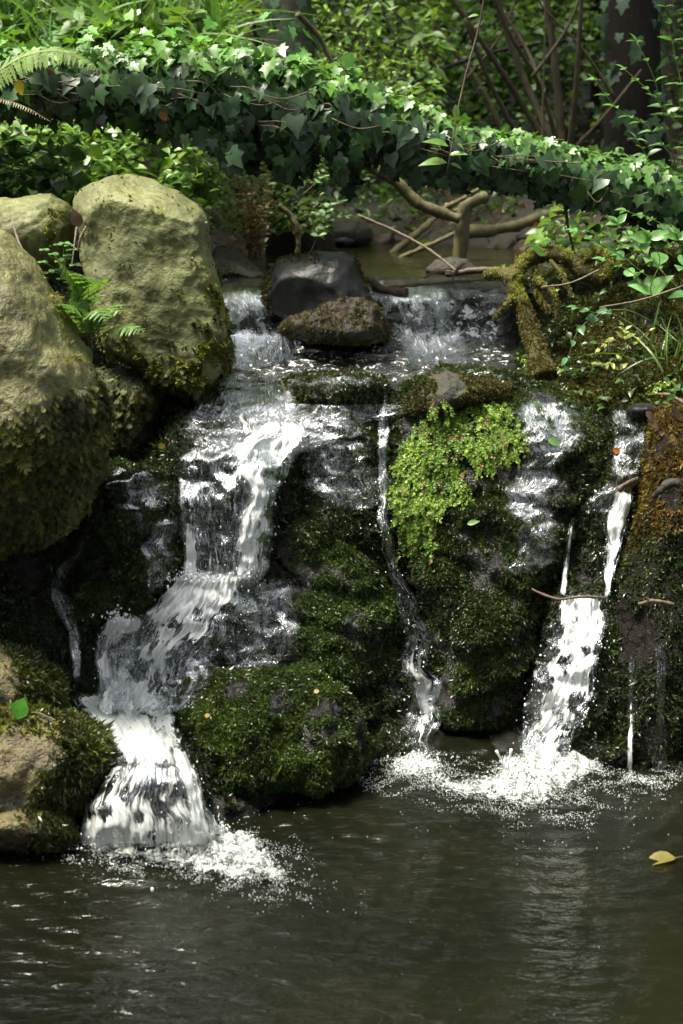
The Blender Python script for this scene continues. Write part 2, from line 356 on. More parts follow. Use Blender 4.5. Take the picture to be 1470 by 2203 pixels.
# ------------------------------------------------------------ rocks
def ico(n):
    bm = bmesh.new(); bmesh.ops.create_icosphere(bm, subdivisions=n, radius=1)
    V = np.array([v.co[:] for v in bm.verts]); Fc = np.array([[v.index for v in f.verts] for f in bm.faces]); bm.free(); return V, Fc
ICO = {k: ico(k) for k in (1, 2, 4, 5, 6, 7)}
def terr(P, f=9., s=0.):
    t = P[:, 2] * f + 1.1 * fbm(P * 2.4 + s, 2) + s; t = t - np.floor(t); return np.where(t < .8, t / .8, (1 - t) / .2) - .5
def blob(outline, Y0, Tk, sub=6, ter=0., tilt=0., boxy=1.0, amp=.02, nsc=5., ridge=.0, fine=.004, seed=0., cuts=(), vert=0.):
    O = np.array(outline, float); c = O.mean(0); 
    A, B = O, np.roll(O, -1, 0); cr = (A[:, 0] * B[:, 1] - B[:, 0] * A[:, 1]); ar = cr.sum() / 2
    c = ((A + B) * cr[:, None]).sum(0) / (6 * ar)
    an = np.arctan2(O[:, 1] - c[1], O[:, 0] - c[0]); 
    # radial function by ray/segment intersection
    th = np.linspace(-math.pi, math.pi, 361); Rr = np.zeros(361)
    for a0, b0 in zip(A - c, B - c):
        e = b0 - a0; dx, dy = np.cos(th), np.sin(th); den = dx * e[1] - dy * e[0]
        den = np.where(np.abs(den) < 1e-9, 1e-9, den)
        t = (a0[0] * e[1] - a0[1] * e[0]) / den; s = (a0[0] * dy - a0[1] * dx) / den
        ok = (t > 0) & (s >= -1e-6) & (s <= 1 + 1e-6); Rr = np.where(ok, np.maximum(Rr, t), Rr)
    k = np.array([1, 2, 3, 2, 1]) / 9; Rr = np.convolve(np.concatenate([Rr[-3:-1], Rr, Rr[1:3]]), k, 'valid')
    U, Fc = ICO[sub]; rho = np.hypot(U[:, 0], U[:, 2]); ang = np.arctan2(-U[:, 2], U[:, 0])
    r = np.interp(ang, th, Rr) * rho ** (1 / boxy) ; dep = U[:, 1]; dep = np.sign(dep) * np.abs(dep) ** (1 / boxy)
    px = c[0] + np.cos(ang) * r; py = c[1] + np.sin(ang) * r
    Y = Y0 + Tk * dep + tilt * (c[1] - py) / F * Y0
    V = T(px, py, Y); N = vnormals(V, Fc)
    if ((V - V.mean(0)) * N).sum() < 0: Fc = Fc[:, ::-1]; N = -N
    for (nx, ny, nz, q) in cuts:      # flatten with plane through fraction q of the extent
        nn = norm(np.array([nx, ny, nz], float)); h = V @ nn; lim = h.min() + (h.max() - h.min()) * q
        V = V - nn * (np.maximum(h - lim, 0) * .88)[:, None]
    N = vnormals(V, Fc); Q = V * np.array([1, 1, 1 - vert])
    disp = amp * fbm(Q * nsc + seed, 3) + ridge * fbm(Q * nsc * 1.7 + seed + 5, 4, ridged=True) * .5 + fine * fbm(Q * 38 + seed, 3) - ter * terr(V, 8.5, seed)
    V = V + N * disp[:, None]
    return V, Fc
def pinpoly(px, py, poly):
    P = np.array(poly, float); ins = np.zeros(px.shape, bool); n = len(P)
    for i in range(n):
        x1, y1 = P[i]; x2, y2 = P[(i + 1) % n]
        c = ((y1 > py) != (y2 > py)) & (px < (x2 - x1) * (py - y1) / (y2 - y1 + 1e-12) + x1); ins ^= c
    return ins
def rock(name, label, cat, mat, V, Fc, moss=0., wet=0., group=None, moss_part=None):
    n = len(V); m = moss if isinstance(moss, np.ndarray) else np.full(n, moss); w_ = wet if isinstance(wet, np.ndarray) else np.full(n, wet)
    if name == '_': return None
    o = tag(mk(name, V, Fc, mat, attrs={'moss': m, 'wet': w_}), label, cat, group); ROCKS.append((V, Fc)); DRY.append(not label.startswith(('tall wet','low rounded rock','broad wet','stepped dark','low black','rounded brown','dark rock half'))); return o
def surf(V, Fc, dens, face_cam=-.25, minz=-1e9):
    """area-weighted random points on the camera half; returns points, normals"""
    Fc = tri(Fc); A, B, Cc = V[Fc[:, 0]], V[Fc[:, 1]], V[Fc[:, 2]]; cr = np.cross(B - A, Cc - A); ar = np.linalg.norm(cr, axis=1) / 2; nn = norm(cr)
    view = norm(np.array([0, 0, 1.6]) - A); ok = ((nn * view).sum(1) > face_cam) & (A[:, 2] > minz)
    ar = ar * ok; n = int(ar.sum() * dens)
    if n == 0: return np.zeros((0, 3)), np.zeros((0, 3))
    f = RNG.choice(len(Fc), n, p=ar / ar.sum()); u, v = RNG.random(n), RNG.random(n); s = u + v > 1; u[s] = 1 - u[s]; v[s] = 1 - v[s]
    return A[f] + u[:, None] * (B - A)[f] + v[:, None] * (Cc - A)[f], nn[f]
# moss tuft prototypes (unit size): droopy fronds
def tuft(nb, wd, L=1., droop=.5, spread=.9, seed=1):
    r = np.random.default_rng(seed); V = []; Fc = []
    for i in range(nb):
        a = r.uniform(0, 2 * math.pi); e = r.uniform(.2, 1) * spread; d = np.array([math.cos(a) * e, math.sin(a) * e, 1.]); d /= np.linalg.norm(d)
        s = np.cross(d, [0.3, .2, .9]); s /= np.linalg.norm(s); l = L * r.uniform(.6, 1)
        o = r.normal(size=3) * .12; o[2] = 0
        p0 = o; p1 = o + d * l * .5; p2 = o + d * l + np.array([math.cos(a), math.sin(a), -.3]) * droop * l * .4
        b = len(V); V += [p0 - s * wd * .4, p0 + s * wd * .4, p1 + s * wd, p1 - s * wd, p2]; Fc += [(b, b+1, b+2), (b, b+2, b+3), (b+3, b+2, b+4)]
    return np.array(V), np.array(Fc)
TUFTS = [tuft(5, .10, seed=i) for i in range(4)]
TUFTB = [tuft(9, .17, L=.8, droop=.2, spread=1.3, seed=20 + i) for i in range(4)]      # leafy rosettes
def frond_proto(seed, npin=8):      # feathery hanging moss frond in the xy plane, tip +y
    r = np.random.default_rng(seed); V = []; Fc = []
    def q(a, b, w):
        a = np.array(a); b = np.array(b); d = b - a; s = np.array([-d[1], d[0], 0]); s = s / (np.linalg.norm(s) + 1e-9) * w
        k = len(V); V.extend([a - s, a + s, (a + b) / 2 + s * 1.3, (a + b) / 2 - s * 1.3, b]); Fc.extend([(k, k+1, k+2), (k, k+2, k+3), (k+3, k+2, k+4)])
    q((0, 0, 0), (0, 1, .05), .03)
    for i in range(npin):
        y = .12 + .75 * i / npin; l = .42 * math.sin(math.pi * (.25 + .7 * i / npin)) * r.uniform(.7, 1.1)
        for s in (-1, 1): q((0, y, 0), (s * l, y + .24 * r.uniform(.6, 1.3), r.uniform(-.1, .1)), .034)
    return np.array(V), np.array(Fc)
FRONDS = [frond_proto(i) for i in range(4)]
def moss_tufts(acc, P, N, size, col, protos=TUFTS, down=.5, lift=0.):
    n = len(P); k = RNG.integers(0, len(protos), n)
    up = norm(N + np.array([0, -.1, -down]) + RNG.normal(size=(n, 3)) * .25); tp = norm(np.cross(up, RNG.normal(size=(n, 3))))
    Rm = np.stack([tp, np.cross(up, tp), up], -1)
    sc = size * np.exp(RNG.normal(size=n) * .3)
    for j in range(len(protos)):
        m = k == j
        if m.any(): acc.add(*scat(protos[j], P[m] + N[m] * lift, Rm[m], sc[m], col[m]))
def moss_fronds(acc, P, N, size, col, protos=FRONDS, out=.35):
    n = len(P); k = RNG.integers(0, len(protos), n)
    tip = norm(np.array([0, 0, -1.]) + N * out + RNG.normal(size=(n, 3)) * .33); nr = norm(N + RNG.normal(size=(n, 3)) * .3)
    Rm = frames(tip, nr); sc = size * np.exp(RNG.normal(size=n) * .3)
    for j in range(len(protos)):
        m = k == j
        if m.any(): acc.add(*scat(protos[j], P[m] + N[m] * .002, Rm[m], sc[m], col[m]))
def patchy(P, sc, lo, hi, seed=0.):
    v = fbm(P * sc + seed, 3) * .5 + .5; return RNG.random(len(P)) < sst(v, lo, hi)

MP = []      # (rock object, V, F) register for moss
# left foreground boulder
ol = [(-260,560),(-120,505),(0,498),(60,555),(130,645),(155,720),(185,790),(212,870),(212,940),(200,1010),(168,1070),(130,1120),(70,1160),(0,1185),(-150,1185),(-300,1060),(-330,800)]
V1, F1 = blob(ol, 3.55, .34, 7, tilt=.08, boxy=1.15, amp=.02, ridge=.008, fine=.003, seed=1)
x1, y1 = proj(V1); m1 = sst(y1 + .35 * (x1 - 100) , 790, 960) * .55 - .08
b1 = rock('boulder', 'big tan boulder at the left edge in front, its lower half hung with olive moss', 'boulder', MAT_BOULDER_WET, V1, F1, moss=m1, wet=sst(y1, 750, 830) * .25 - .1)
# small boulder behind
V2, F2 = blob([(-90,470),(-20,430),(60,418),(110,415),(148,440),(165,480),(163,530),(150,580),(110,600),(20,600),(-70,580)], 4.25, .17, 6, boxy=1.1, amp=.012, seed=7)
x2, y2 = proj(V2)
b2 = rock('boulder', 'small rounded boulder behind, with a yellow green moss spot on its face', 'boulder', MAT_BOULDER, V2, F2, moss=.55 * np.exp(-(((x2 - 115) / 22) ** 2 + ((y2 - 462) / 20) ** 2)) - .1)
# large upright boulder
o3 = [(162,440),(185,410),(235,385),(280,375),(325,385),(380,415),(425,440),(442,470),(450,530),(462,590),(475,650),(488,710),(490,760),(478,800),(455,822),(400,835),(330,815),(280,780),(225,750),(190,640),(178,560),(172,500)]
V3, F3 = blob(o3, 4.05, .26, 7, tilt=.25, boxy=1.35, amp=.014, ridge=.009, fine=.002, seed=3.3, cuts=[(-.05, -1, .1, .80), (.25, -.3, 1, .93)])
x3, y3 = proj(V3)
m3 = np.maximum(sst(y3 - .25 * (x3 - 300), 690, 800) * .45, sst(x3 + .1 * y3, 480, 535) * sst(y3, 600, 650) * .5) - .06
# concave hollow at upper left of the stone
hol = np.exp(-(((x3 - 200) / 40) ** 2 + ((y3 - 520) / 90) ** 2)); V3[:, 1] += .05 * hol
b3 = rock('boulder', 'large upright flat faced boulder, tan with moss along its bottom and right edge', 'boulder', MAT_BOULDER, V3, F3, moss=m3, wet=sst(y3, 770, 850) * .3 - .12)
# dark mossy lump under the large boulder
V4, F4 = blob([(205,800),(260,790),(340,800),(345,860),(320,930),(280,1000),(240,1010),(205,960),(190,880)], 3.98, .14, 6, amp=.02, seed=9)
b4 = rock('mossy_rock', 'dark moss draped rock wedged below the large upright boulder', 'rock', MAT_DOME, V4, F4, moss=.5, wet=-.2)
# centre dome and the rest of the mossy rocks of the fall
V5, F5 = blob([(612,985),(660,958),(730,955),(790,985),(815,1060),(830,1180),(845,1300),(862,1420),(868,1540),(840,1640),(760,1680),(620,1690),(520,1620),(490,1520),(470,1400),(500,1290),(560,1210),(592,1100)], 3.86, .23, 7, tilt=.42, boxy=1.15, amp=.035, nsc=5, ridge=.026, fine=.008, seed=11, ter=.026)
b5 = rock('mossy_rock', 'tall wet mossy rock in the middle, between left fall and thin middle stream', 'rock', MAT_DOME, V5, F5, moss=.22, wet=.1)
V6, F6 = blob([(335,1540),(360,1505),(420,1478),(500,1462),(570,1452),(640,1450),(705,1475),(740,1520),(772,1590),(768,1640),(700,1685),(640,1700),(600,1720),(520,1722),(450,1745),(430,1700),(400,1640),(370,1580)], 3.42, .16, 7, tilt=.45, boxy=1.2, amp=.045, nsc=5.5, ridge=.028, fine=.008, seed=13, ter=.012)
b6 = rock('mossy_rock', 'low rounded rock shaggy with green moss where the left cascade meets the pool', 'rock', MAT_DOME, V6, F6, moss=.15, wet=.05)
V7, F7 = blob([(838,930),(870,850),(915,822),(960,812),(1040,818),(1095,835),(1200,845),(1285,890),(1320,960),(1312,1040),(1262,1100),(1225,1180),(1208,1300),(1165,1420),(1130,1530),(1060,1585),(960,1580),(935,1450),(905,1340),(862,1230),(840,1100),(832,1000)], 3.98, .24, 7, tilt=.34, boxy=1.25, amp=.03, nsc=5, ridge=.024, fine=.008, seed=17, ter=.02)
b7 = rock('mossy_rock', 'broad wet rock right of the thin middle stream, carrying the bright green plant clump', 'rock', MAT_DOME, V7, F7, moss=.2, wet=.12)
V8, F8 = blob([(215,1060),(250,1010),(310,1000),(370,1030),(400,1100),(400,1180),(385,1260),(320,1330),(230,1350),(180,1320),(165,1220),(185,1130)], 3.72, .16, 7, tilt=.4, boxy=1.1, amp=.035, nsc=8, ridge=.024, fine=.008, seed=19, ter=.03)
b8 = rock('mossy_rock', 'stepped dark mossy rock left of the main fall, beside a thin trickle', 'rock', MAT_DOME, V8, F8, moss=.1, wet=.15)
V9, F9 = blob([(610,850),(630,820),(690,808),(760,805),(820,815),(835,850),(800,885),(700,890),(625,882)], 4.06, .12, 6, amp=.02, nsc=9, ridge=.015, fine=.006, seed=23)
b9 = rock('mossy_rock', 'low black rock breaking the upper lip of the fall at centre', 'rock', MAT_DOME, V9, F9, moss=.4, wet=.3)
V10, F10 = blob([(860,890),(880,850),(925,815),(960,806),(1000,815),(1050,812),(1090,830),(1095,860),(1050,890),(960,900),(900,915)], 4.0, .13, 6, amp=.015, nsc=7, ridge=.008, seed=29)
x10, _y = proj(V10); m10 = np.where(np.abs(x10 - 965 + 8 * np.sin(_y / 9)) < 26, -.1, .6)
b10 = rock('rock', 'grey topped rock with brown mossy flanks above the bright clump', 'rock', MAT_GREY, V10, F10, moss=m10, wet=.05)
# rocks in the middle of the stream
V11, F11 = blob([(566,620),(575,585),(600,560),(650,552),(690,545),(735,545),(765,560),(775,590),(790,620),(812,660),(838,700),(830,732),(780,735),(700,725),(620,690),(585,675),(570,650)], 4.78, .17, 6, tilt=.2, boxy=1.35, amp=.012, nsc=6, ridge=.003, fine=.0008, seed=31, cuts=[(-.25, -1, -.15, .90), (.8, -1, .1, .90)])
x11, y11 = proj(V11); m11 = np.maximum(np.maximum(sst(x11, 785, 800) * .5, sst(-x11, -590, -572) * .3), .25 * (sst(-y11, -572, -560)) * (x11 < 690)) - .05
b11 = rock('boulder', 'black wet boulder standing in the stream above the fall', 'boulder', MAT_BLACK, V11, F11, moss=m11)
V12, F12 = blob([(605,705),(625,685),(680,665),(730,645),(770,642),(805,665),(820,700),(808,732),(760,738),(680,728),(625,725)], 4.52, .10, 6, boxy=1.2, amp=.012, nsc=9, ridge=.010, seed=37, cuts=[(.1, -.9, .7, .8)])
b12 = rock('rock', 'red brown wedge shaped wet stone lying against the black boulder', 'rock', MAT_RED, V12, F12, moss=.28)
V13, F13 = blob([(455,560),(470,535),(510,540),(545,570),(570,590),(560,605),(500,612),(455,612),(430,590)], 5.6, .2, 5, boxy=1.3, amp=.012, seed=41, cuts=[(.3, -.3, 1, .75)])
b13 = rock('rock', 'flat grey mossy slab at the upper pool edge, behind the tall boulder', 'rock', MAT_GREY, V13, F13, moss=.15)
V14, F14 = blob([(915,580),(935,560),(970,550),(1005,558),(1030,580),(1020,600),(960,606),(925,600)], 5.75, .12, 5, amp=.008, seed=43)
b14 = rock('rock', 'small pale rock poking out of the upper pool on the right', 'rock', MAT_GREY, V14, F14)
V15, F15 = blob([(698,520),(705,490),(730,473),(770,470),(800,488),(806,515),(780,535),(720,540)], 7.3, .2, 5, boxy=1.2, amp=.01, seed=47)
b15 = rock('rock', 'rounded dark rock far up the stream', 'rock', MAT_GREY, V15, F15, moss=.1, wet=.3)
V16, F16 = blob([(805,530),(820,505),(845,498),(852,515),(850,540),(820,545)], 7.4, .08, 4, amp=.01, seed=49)
b16 = rock('rock', 'small reddish rock beside the far stream rock', 'rock', MAT_RED, V16, F16)
for i, (cx, cy, rx, ry, Yk) in enumerate([(720,545,26,12,7.0),(660,540,20,12,6.7),(585,575,14,10,5.7),(560,597,12,8,5.5),(890,545,16,9,7.2),(740,520,22,12,7.1),(850,470,14,8,8.3),(780,452,18,8,8.8),(1385,885,42,20,4.0)]):
    ph = np.linspace(0, 2 * math.pi, 10, endpoint=False)
    Vk, Fk = blob(np.stack([cx + rx * np.cos(ph) * RNG.uniform(.8, 1.1, 10), cy + ry * np.sin(ph) * RNG.uniform(.8, 1.1, 10)], 1), Yk, rx / F * Yk, 4, amp=.006, nsc=14, seed=50 + i)
    labs = ['flat dark stone at the far end of the upper pool', 'dark stone at the foot of the ivy clad trunk', 'small mossy stone beside the flat grey slab', 'smallest stone touching the flat grey slab',
            'dark stone on the far right shore of the upper pool', 'black stone in front of the rounded far stream rock', 'wet stone high up the far stream', 'farthest stone seen up the stream', 'smooth dark grey stone at the top of the right fall']
    rock('stone', labs[i], 'stone', MAT_BLACK if i in (0, 5, 6, 7, 8) else MAT_GREY, Vk, Fk, moss=.3 if i in (1, 2) else .0, wet=.3)
# lower left rocks
V17, F17 = blob([(-150,1450),(-60,1390),(0,1385),(60,1410),(110,1440),(135,1480),(140,1525),(100,1560),(0,1570),(-120,1560)], 3.32, .16, 6, tilt=.3, amp=.012, nsc=8, seed=61)
x17, y17 = proj(V17)
b17 = rock('mossy_rock', 'mossy rock at the left edge, upper one of the lower left rocks', 'rock', MAT_OCHRE, V17, F17, moss=sst(x17, 0, 50) * .6 - .12)
V18, F18 = blob([(-180,1600),(-60,1540),(20,1520),(100,1530),(150,1545),(215,1570),(243,1605),(240,1650),(205,1690),(160,1735),(130,1765),(60,1790),(-60,1790),(-200,1740)], 3.17, .19, 7, tilt=.35, boxy=1.2, amp=.015, nsc=8, ridge=.012, fine=.003, seed=67)
x18, y18 = proj(V18)
b18 = rock('rock', 'ochre and white rough rock at lower left with dark moss on its right end', 'rock', MAT_OCHRE, V18, F18, moss=np.maximum(sst(x18 + .3 * (y18 - 1600), 100, 165) * .7, sst(-y18, -1560, -1530) * .5) - .12, wet=sst(y18, 1740, 1800) * .5)
V19, F19 = blob([(-120,1770),(-20,1742),(50,1730),(110,1735),(150,1760),(170,1800),(140,1830),(40,1835),(-100,1830)], 3.03, .11, 6, amp=.01, nsc=9, seed=71)
x19, y19 = proj(V19)
b19 = rock('rock', 'low rock at the waterline at lower left, white with a mossy right half', 'rock', MAT_OCHRE, V19, F19, moss=sst(x19, 30, 70) * .7 - .15, wet=sst(y19, 1780, 1810) * .6)
Vb, Fb = blob([(130,1540),(220,1530),(300,1570),(330,1660),(300,1790),(200,1830),(110,1800),(90,1650)], 3.30, .14, 6, tilt=.3, amp=.02, seed=73)
rock('mossy_rock', 'dark rock half hidden between the ochre rock and the lowest left fall', 'rock', MAT_DOME, Vb, Fb, moss=.2, wet=.1)
# rounded rock under the lowest left fall
V20, F20 = blob([(215,1700),(250,1640),(310,1600),(370,1605),(415,1650),(445,1720),(465,1800),(400,1850),(280,1850),(185,1800),(185,1740)], 3.10, .14, 6, tilt=.5, boxy=1.2, amp=.012, nsc=8, seed=79)
b20 = rock('rock', 'rounded brown rock under the lowest left fall, seen through the water', 'rock', MAT_FACE, V20, F20, wet=.4)
# mossy stump at right
V21, F21 = blob([(1405,885),(1440,862),(1530,880),(1620,1000),(1680,1400),(1680,1720),(1450,1740),(1290,1720),(1280,1560),(1296,1420),(1312,1320),(1348,1180),(1385,1040),(1396,960)], 3.78, .25, 7, tilt=.36, boxy=1.35, amp=.02, nsc=7, ridge=.02, fine=.005, seed=83, vert=.8)
x21, y21 = proj(V21)
b21 = tag(mk('tree_stump', V21, F21, MAT_BARKMOSS, attrs={'moss': sst(-y21, -1330, -1080) * .45 - .08, 'wet': sst(y21, 1200, 1400) * .4}), 'old tree stump at the right edge, its top thick with orange brown moss', 'tree stump'); ROCKS.append((V21, F21)); DRY.append(False)
# ------------------------------------------------------------ ray casting onto the rocks
_V = np.concatenate([v for v, f in ROCKS]); _off = np.cumsum([0] + [len(v) for v, f in ROCKS[:-1]])
_F = np.concatenate([tri(f) + o for (v, f), o in zip(ROCKS, _off)])
BVH = BVHTree.FromPolygons(_V.tolist(), _F.tolist())
_w = [r for r, q in zip(ROCKS, DRY) if not q]; _off2 = np.cumsum([0] + [len(v) for v, f in _w[:-1]])
BVHW = BVHTree.FromPolygons(np.concatenate([v for v, f in _w]).tolist(), np.concatenate([tri(f) + o for (v, f), o in zip(_w, _off2)]).tolist())
CO = Vector((0, 0, CAMZ))
def cast(px, py, default=None, tree=None):
    P = T(px, py, 1.0); d = Vector(P) - CO; d.normalize()
    h, n, i, t = (tree or BVH).ray_cast(CO, d, 30)
    if h is None: return (None, None) if default is None else (np.array(T(px, py, default)), np.array([0, -1, 0.]))
    n = np.array(n); 
    if n @ np.array(d) > 0: n = -n
    return np.array(h), n
def castY(px, py, default):
    out = np.empty(len(px))
    for i, (a, b) in enumerate(zip(px, py)):
        h, n = cast(a, b, tree=BVHW); out[i] = default if h is None or h[1] > 6 else h[1]
    return out
# ------------------------------------------------------------ running water
W_MAIN = water_film('running_water_white', .97, 75, 8, .20, .14, (34, 15))
W_THIN = water_film('running_water_thin', .9, 75, 7, .10, .22, (24, 8))
W_CHOP = water_film('stream_water_glint_specks', 1., 62, 34, .10, .09, (26, 22), .4, .8)  # white specks painted as glints on the choppy stream
DROPS = Acc()
def gauss1(a, s, ax):
    r = int(s * 3) + 1; k = np.exp(-.5 * (np.arange(-r, r + 1) / s) ** 2); k /= k.sum()
    p = [(0, 0)] * a.ndim; p[ax] = (r, r); return np.apply_along_axis(lambda v: np.convolve(v, k, 'valid'), ax, np.pad(a, p, mode='edge'))
def cascade(name, label, rows, mat, nu=40, nv=120, off=.012, amp=.006, fall=True, edge=.12, ragged=.05, layers=1, smoothv=2., chop=False, drops=0, cat='waterfall', sy=6, holes=(), grad=0.):
    """rows (py, left px, right px, foam) following the flow downwards"""
    r = smooth_path([(a, b, c, 100 * d) for a, b, c, d in rows], nv) if False else sinterp(np.arange(len(rows)), np.array(rows, float), np.linspace(0, len(rows) - 1, nv))
    u = np.linspace(0, 1, nu)[None]; q = r[:, :1]
    wob = ragged * (r[:, 2:3] - r[:, 1:2])
    sL = fbm(np.concatenate([q / 60 + rows[0][1], q * 0, q * 0], 1), 3)[:, None] * wob; sR = fbm(np.concatenate([q / 60, q * 0 + 9, q * 0 + rows[0][2]], 1), 3)[:, None] * wob
    px = (r[:, 1:2] + sL) * (1 - u) + (r[:, 2:3] + sR) * u; py = q + 0 * u
    Y = castY(px.ravel(), py.ravel(), np.nan).reshape(px.shape)
    for j in range(nu):
        c = Y[:, j]; ok = ~np.isnan(c)
        if ok.any(): Y[:, j] = np.interp(np.arange(nv), np.arange(nv)[ok], c[ok])
    Y = np.where(np.isnan(Y), np.nanmean(Y), Y)
    if fall:
        for i in range(1, nv): Y[i] = np.minimum(Y[i], Y[i - 1] + .002)
    Y = gauss1(gauss1(Y, smoothv, 0), 1.5, 1)
    P = T(px, py, Y - off)
    dv = np.concatenate([[0], np.cumsum(np.linalg.norm(np.diff(P[:, nu // 2], axis=0), axis=1))])
    wd = np.linalg.norm(P[:, -1] - P[:, 0], axis=1)
    UU = (u - .5) * wd.mean() * np.ones((nv, 1)) * (1 + .0 * q); VV = dv[:, None] + 0 * u
    q3 = np.stack([UU * (18 if chop else 34), VV * (14 if chop else sy), 0 * UU + rows[0][0]], -1).reshape(-1, 3)
    dd = (amp * fbm(q3, 4)).reshape(Y.shape)
    N = vnormals(P.reshape(-1, 3), grid_faces(nv, nu)).reshape(P.shape); N = np.where((N * (np.array([0, 0, 1.6]) - P)).sum(-1, keepdims=True) < 0, -N, N)
    P = P + N * (np.abs(dd) if not chop else dd)[..., None]
    e = np.minimum(u, 1 - u) / edge + 0 * q; e = np.clip(e, 0, 1); ev = np.clip(np.minimum(np.arange(nv), np.arange(nv)[::-1]) / (nv * .10), 0, 1)[:, None]
    e = e * ev; foam = r[:, 3:4] + 0 * u - .25 * (1 - e) - grad * u ** 2
    for hx, hy, hr in holes: foam = foam - .62 * np.exp(-((px - hx) ** 2 + ((py - hy) * .75) ** 2) / hr ** 2)
    Fc = grid_faces(nv, nu)
    o = mk(name, P.reshape(-1, 3), Fc, mat, uv=np.stack([UU, VV], -1).reshape(-1, 2), attrs={'foam': foam.ravel(), 'edge': e.ravel()})
    structure(o); o['label'] = label
    if drops:
        n = drops // 2; i = RNG.integers(nv // 5, nv, n); j = np.clip((RNG.beta(.6, .6, n) * nu).astype(int), 0, nu - 1); k = RNG.random(n) < (r[i, 3] + .3)
        pp = P[i, j][k] + RNG.normal(size=(k.sum(), 3)) * np.array([.012, .010, .006]) + np.array([0, -.008, 0]); add_drops(pp, .0009, .0019)
    return P
def add_drops(pp, a, b):
    n = len(pp); z = np.tile(np.eye(3)[None], (n, 1, 1)); s = RNG.uniform(a, b, n) * np.exp(RNG.normal(size=n) * .3)
    sc = np.stack([s, s, s * RNG.uniform(1, 2.2, n)], 1)[:, None, :]; PV, PF = ICO[1]
    V = PV[None] * sc + pp[:, None]; Fc = PF[None] + (np.arange(n) * len(PV))[:, None, None]
    DROPS.add(V.reshape(-1, 3), Fc.reshape(-1, 3), (.9, .93, .95))
# stream above the fall; its foam values spread the painted glint specks
cascade('stream_water', 'rushing stream water over the rocky step above the fall', [(618,470,1100,.16),(640,470,1100,.40),(680,472,1100,.46),(720,480,1100,.50),(742,480,1105,.42),(775,485,1110,.42),(812,478,1100,.38),(832,470,1090,.30)], W_CHOP, 130, 120, off=.014, amp=.012, fall=False, edge=.04, chop=True)
cascade('cascade', 'white water pouring off the step right of the black boulder', [(612,830,960,.1),(640,832,965,.22),(690,842,985,.36),(735,850,1010,.50),(760,860,1010,.4),(790,870,1010,.1)], W_THIN, 40, 60, off=.022, amp=.010, edge=.3)
cascade('cascade', 'white water pouring off the step left of the black boulder', [(608,468,570,.15),(640,472,575,.34),(690,482,600,.36),(735,486,640,.36),(775,488,640,.36),(800,488,560,.2)], W_THIN, 40, 60, off=.022, amp=.010, edge=.25)
# tiers down to the main fall
cascade('cascade', 'thin clear curtain over the dark upper lip at the left', [(822,430,640,.10),(845,420,635,.36),(870,410,635,.44),(890,400,640,.52),(905,395,660,.3)], W_THIN, 60, 50, off=.012, amp=.006, edge=.15)
cascade('cascade', 'water spreading over the second ledge under the upper lip', [(868,385,832,.15),(888,375,836,.34),(915,370,810,.40),(945,380,740,.30),(990,390,620,.05)], W_THIN, 90, 50, off=.012, amp=.006, edge=.3, ragged=.25)
cascade('cascade', 'bright churned water at the top of the main left fall', [(905,545,650,.35),(930,530,665,.8),(955,500,650,.95),(985,480,640,.75),(1010,470,615,.5)], W_MAIN, 44, 44, off=.024, amp=.012, edge=0.3, drops=60)
cascade('cascade', 'main left fall, a glassy curtain with white strands dropping between two mossy rocks', [(962,400,640,.20),(1000,388,625,.24),(1040,383,608,.28),(1090,384,592,.30),(1140,388,588,.34),(1190,398,582,.42),(1235,395,570,.5),(1262,385,550,.4)], W_THIN, 70, 110, off=.03, amp=.010, edge=.08, drops=150)
cascade('cascade', 'densest white strand on the right side of the main left fall', [(975,520,605,.5),(1020,500,600,.62),(1070,525,588,.7),(1120,500,590,.62),(1170,498,580,.66),(1215,500,572,.7),(1250,480,560,.6)], W_MAIN, 36, 90, off=.042, amp=.010, edge=0.35, ragged=.16, drops=90)
cascade('cascade', 'white strand down the left side of the main left fall', [(1120,390,440,.3),(1150,388,432,.6),(1200,392,430,.75),(1250,380,440,.8)], W_MAIN, 16, 50, off=.046, amp=.008, edge=0.4, ragged=.2, drops=30)
cascade('cascade', 'broad white slope of churning water below the main left fall', [(1222,372,560,.5),(1245,368,540,1.0),(1280,340,535,1.),(1320,300,530,.9),(1360,262,520,.85),(1400,240,490,.78),(1450,215,470,.74),(1500,205,440,.76),(1545,200,380,.9)], W_MAIN, 100, 160, grad=.3, holes=[(330,1365,26),(375,1345,16),(410,1400,22),(300,1440,22),(345,1485,24),(400,1470,26),(440,1430,30),(460,1360,24),(495,1330,26),(370,1420,14),(290,1390,14),(260,1500,14),(420,1320,14),(355,1530,14)], off=.030, amp=.016, edge=0.26, ragged=.07, drops=300)
cascade('cascade', 'left branch of the white slope, falling over a dark ledge', [(1320,235,310,.5),(1345,225,312,.95),(1375,205,300,.6),(1420,200,290,.74),(1470,202,290,.7),(1510,205,300,.7),(1550,200,320,.8)], W_MAIN, 50, 110, holes=[(262,1375,16),(240,1400,12),(250,1440,20),(272,1480,16),(225,1470,9),(255,1515,14),(280,1420,14)], off=.040, amp=.012, edge=0.26, ragged=.1, drops=120)
cascade('cascade', 'smooth white chute leading to the lowest left fall', [(1490,140,330,.45),(1515,150,380,.9),(1550,190,385,1.15),(1590,225,395,1.05),(1625,245,405,.75),(1660,225,420,.35),(1690,205,430,.25)], W_MAIN, 70, 90, off=.030, amp=.010, edge=0.26, ragged=.04, drops=60)
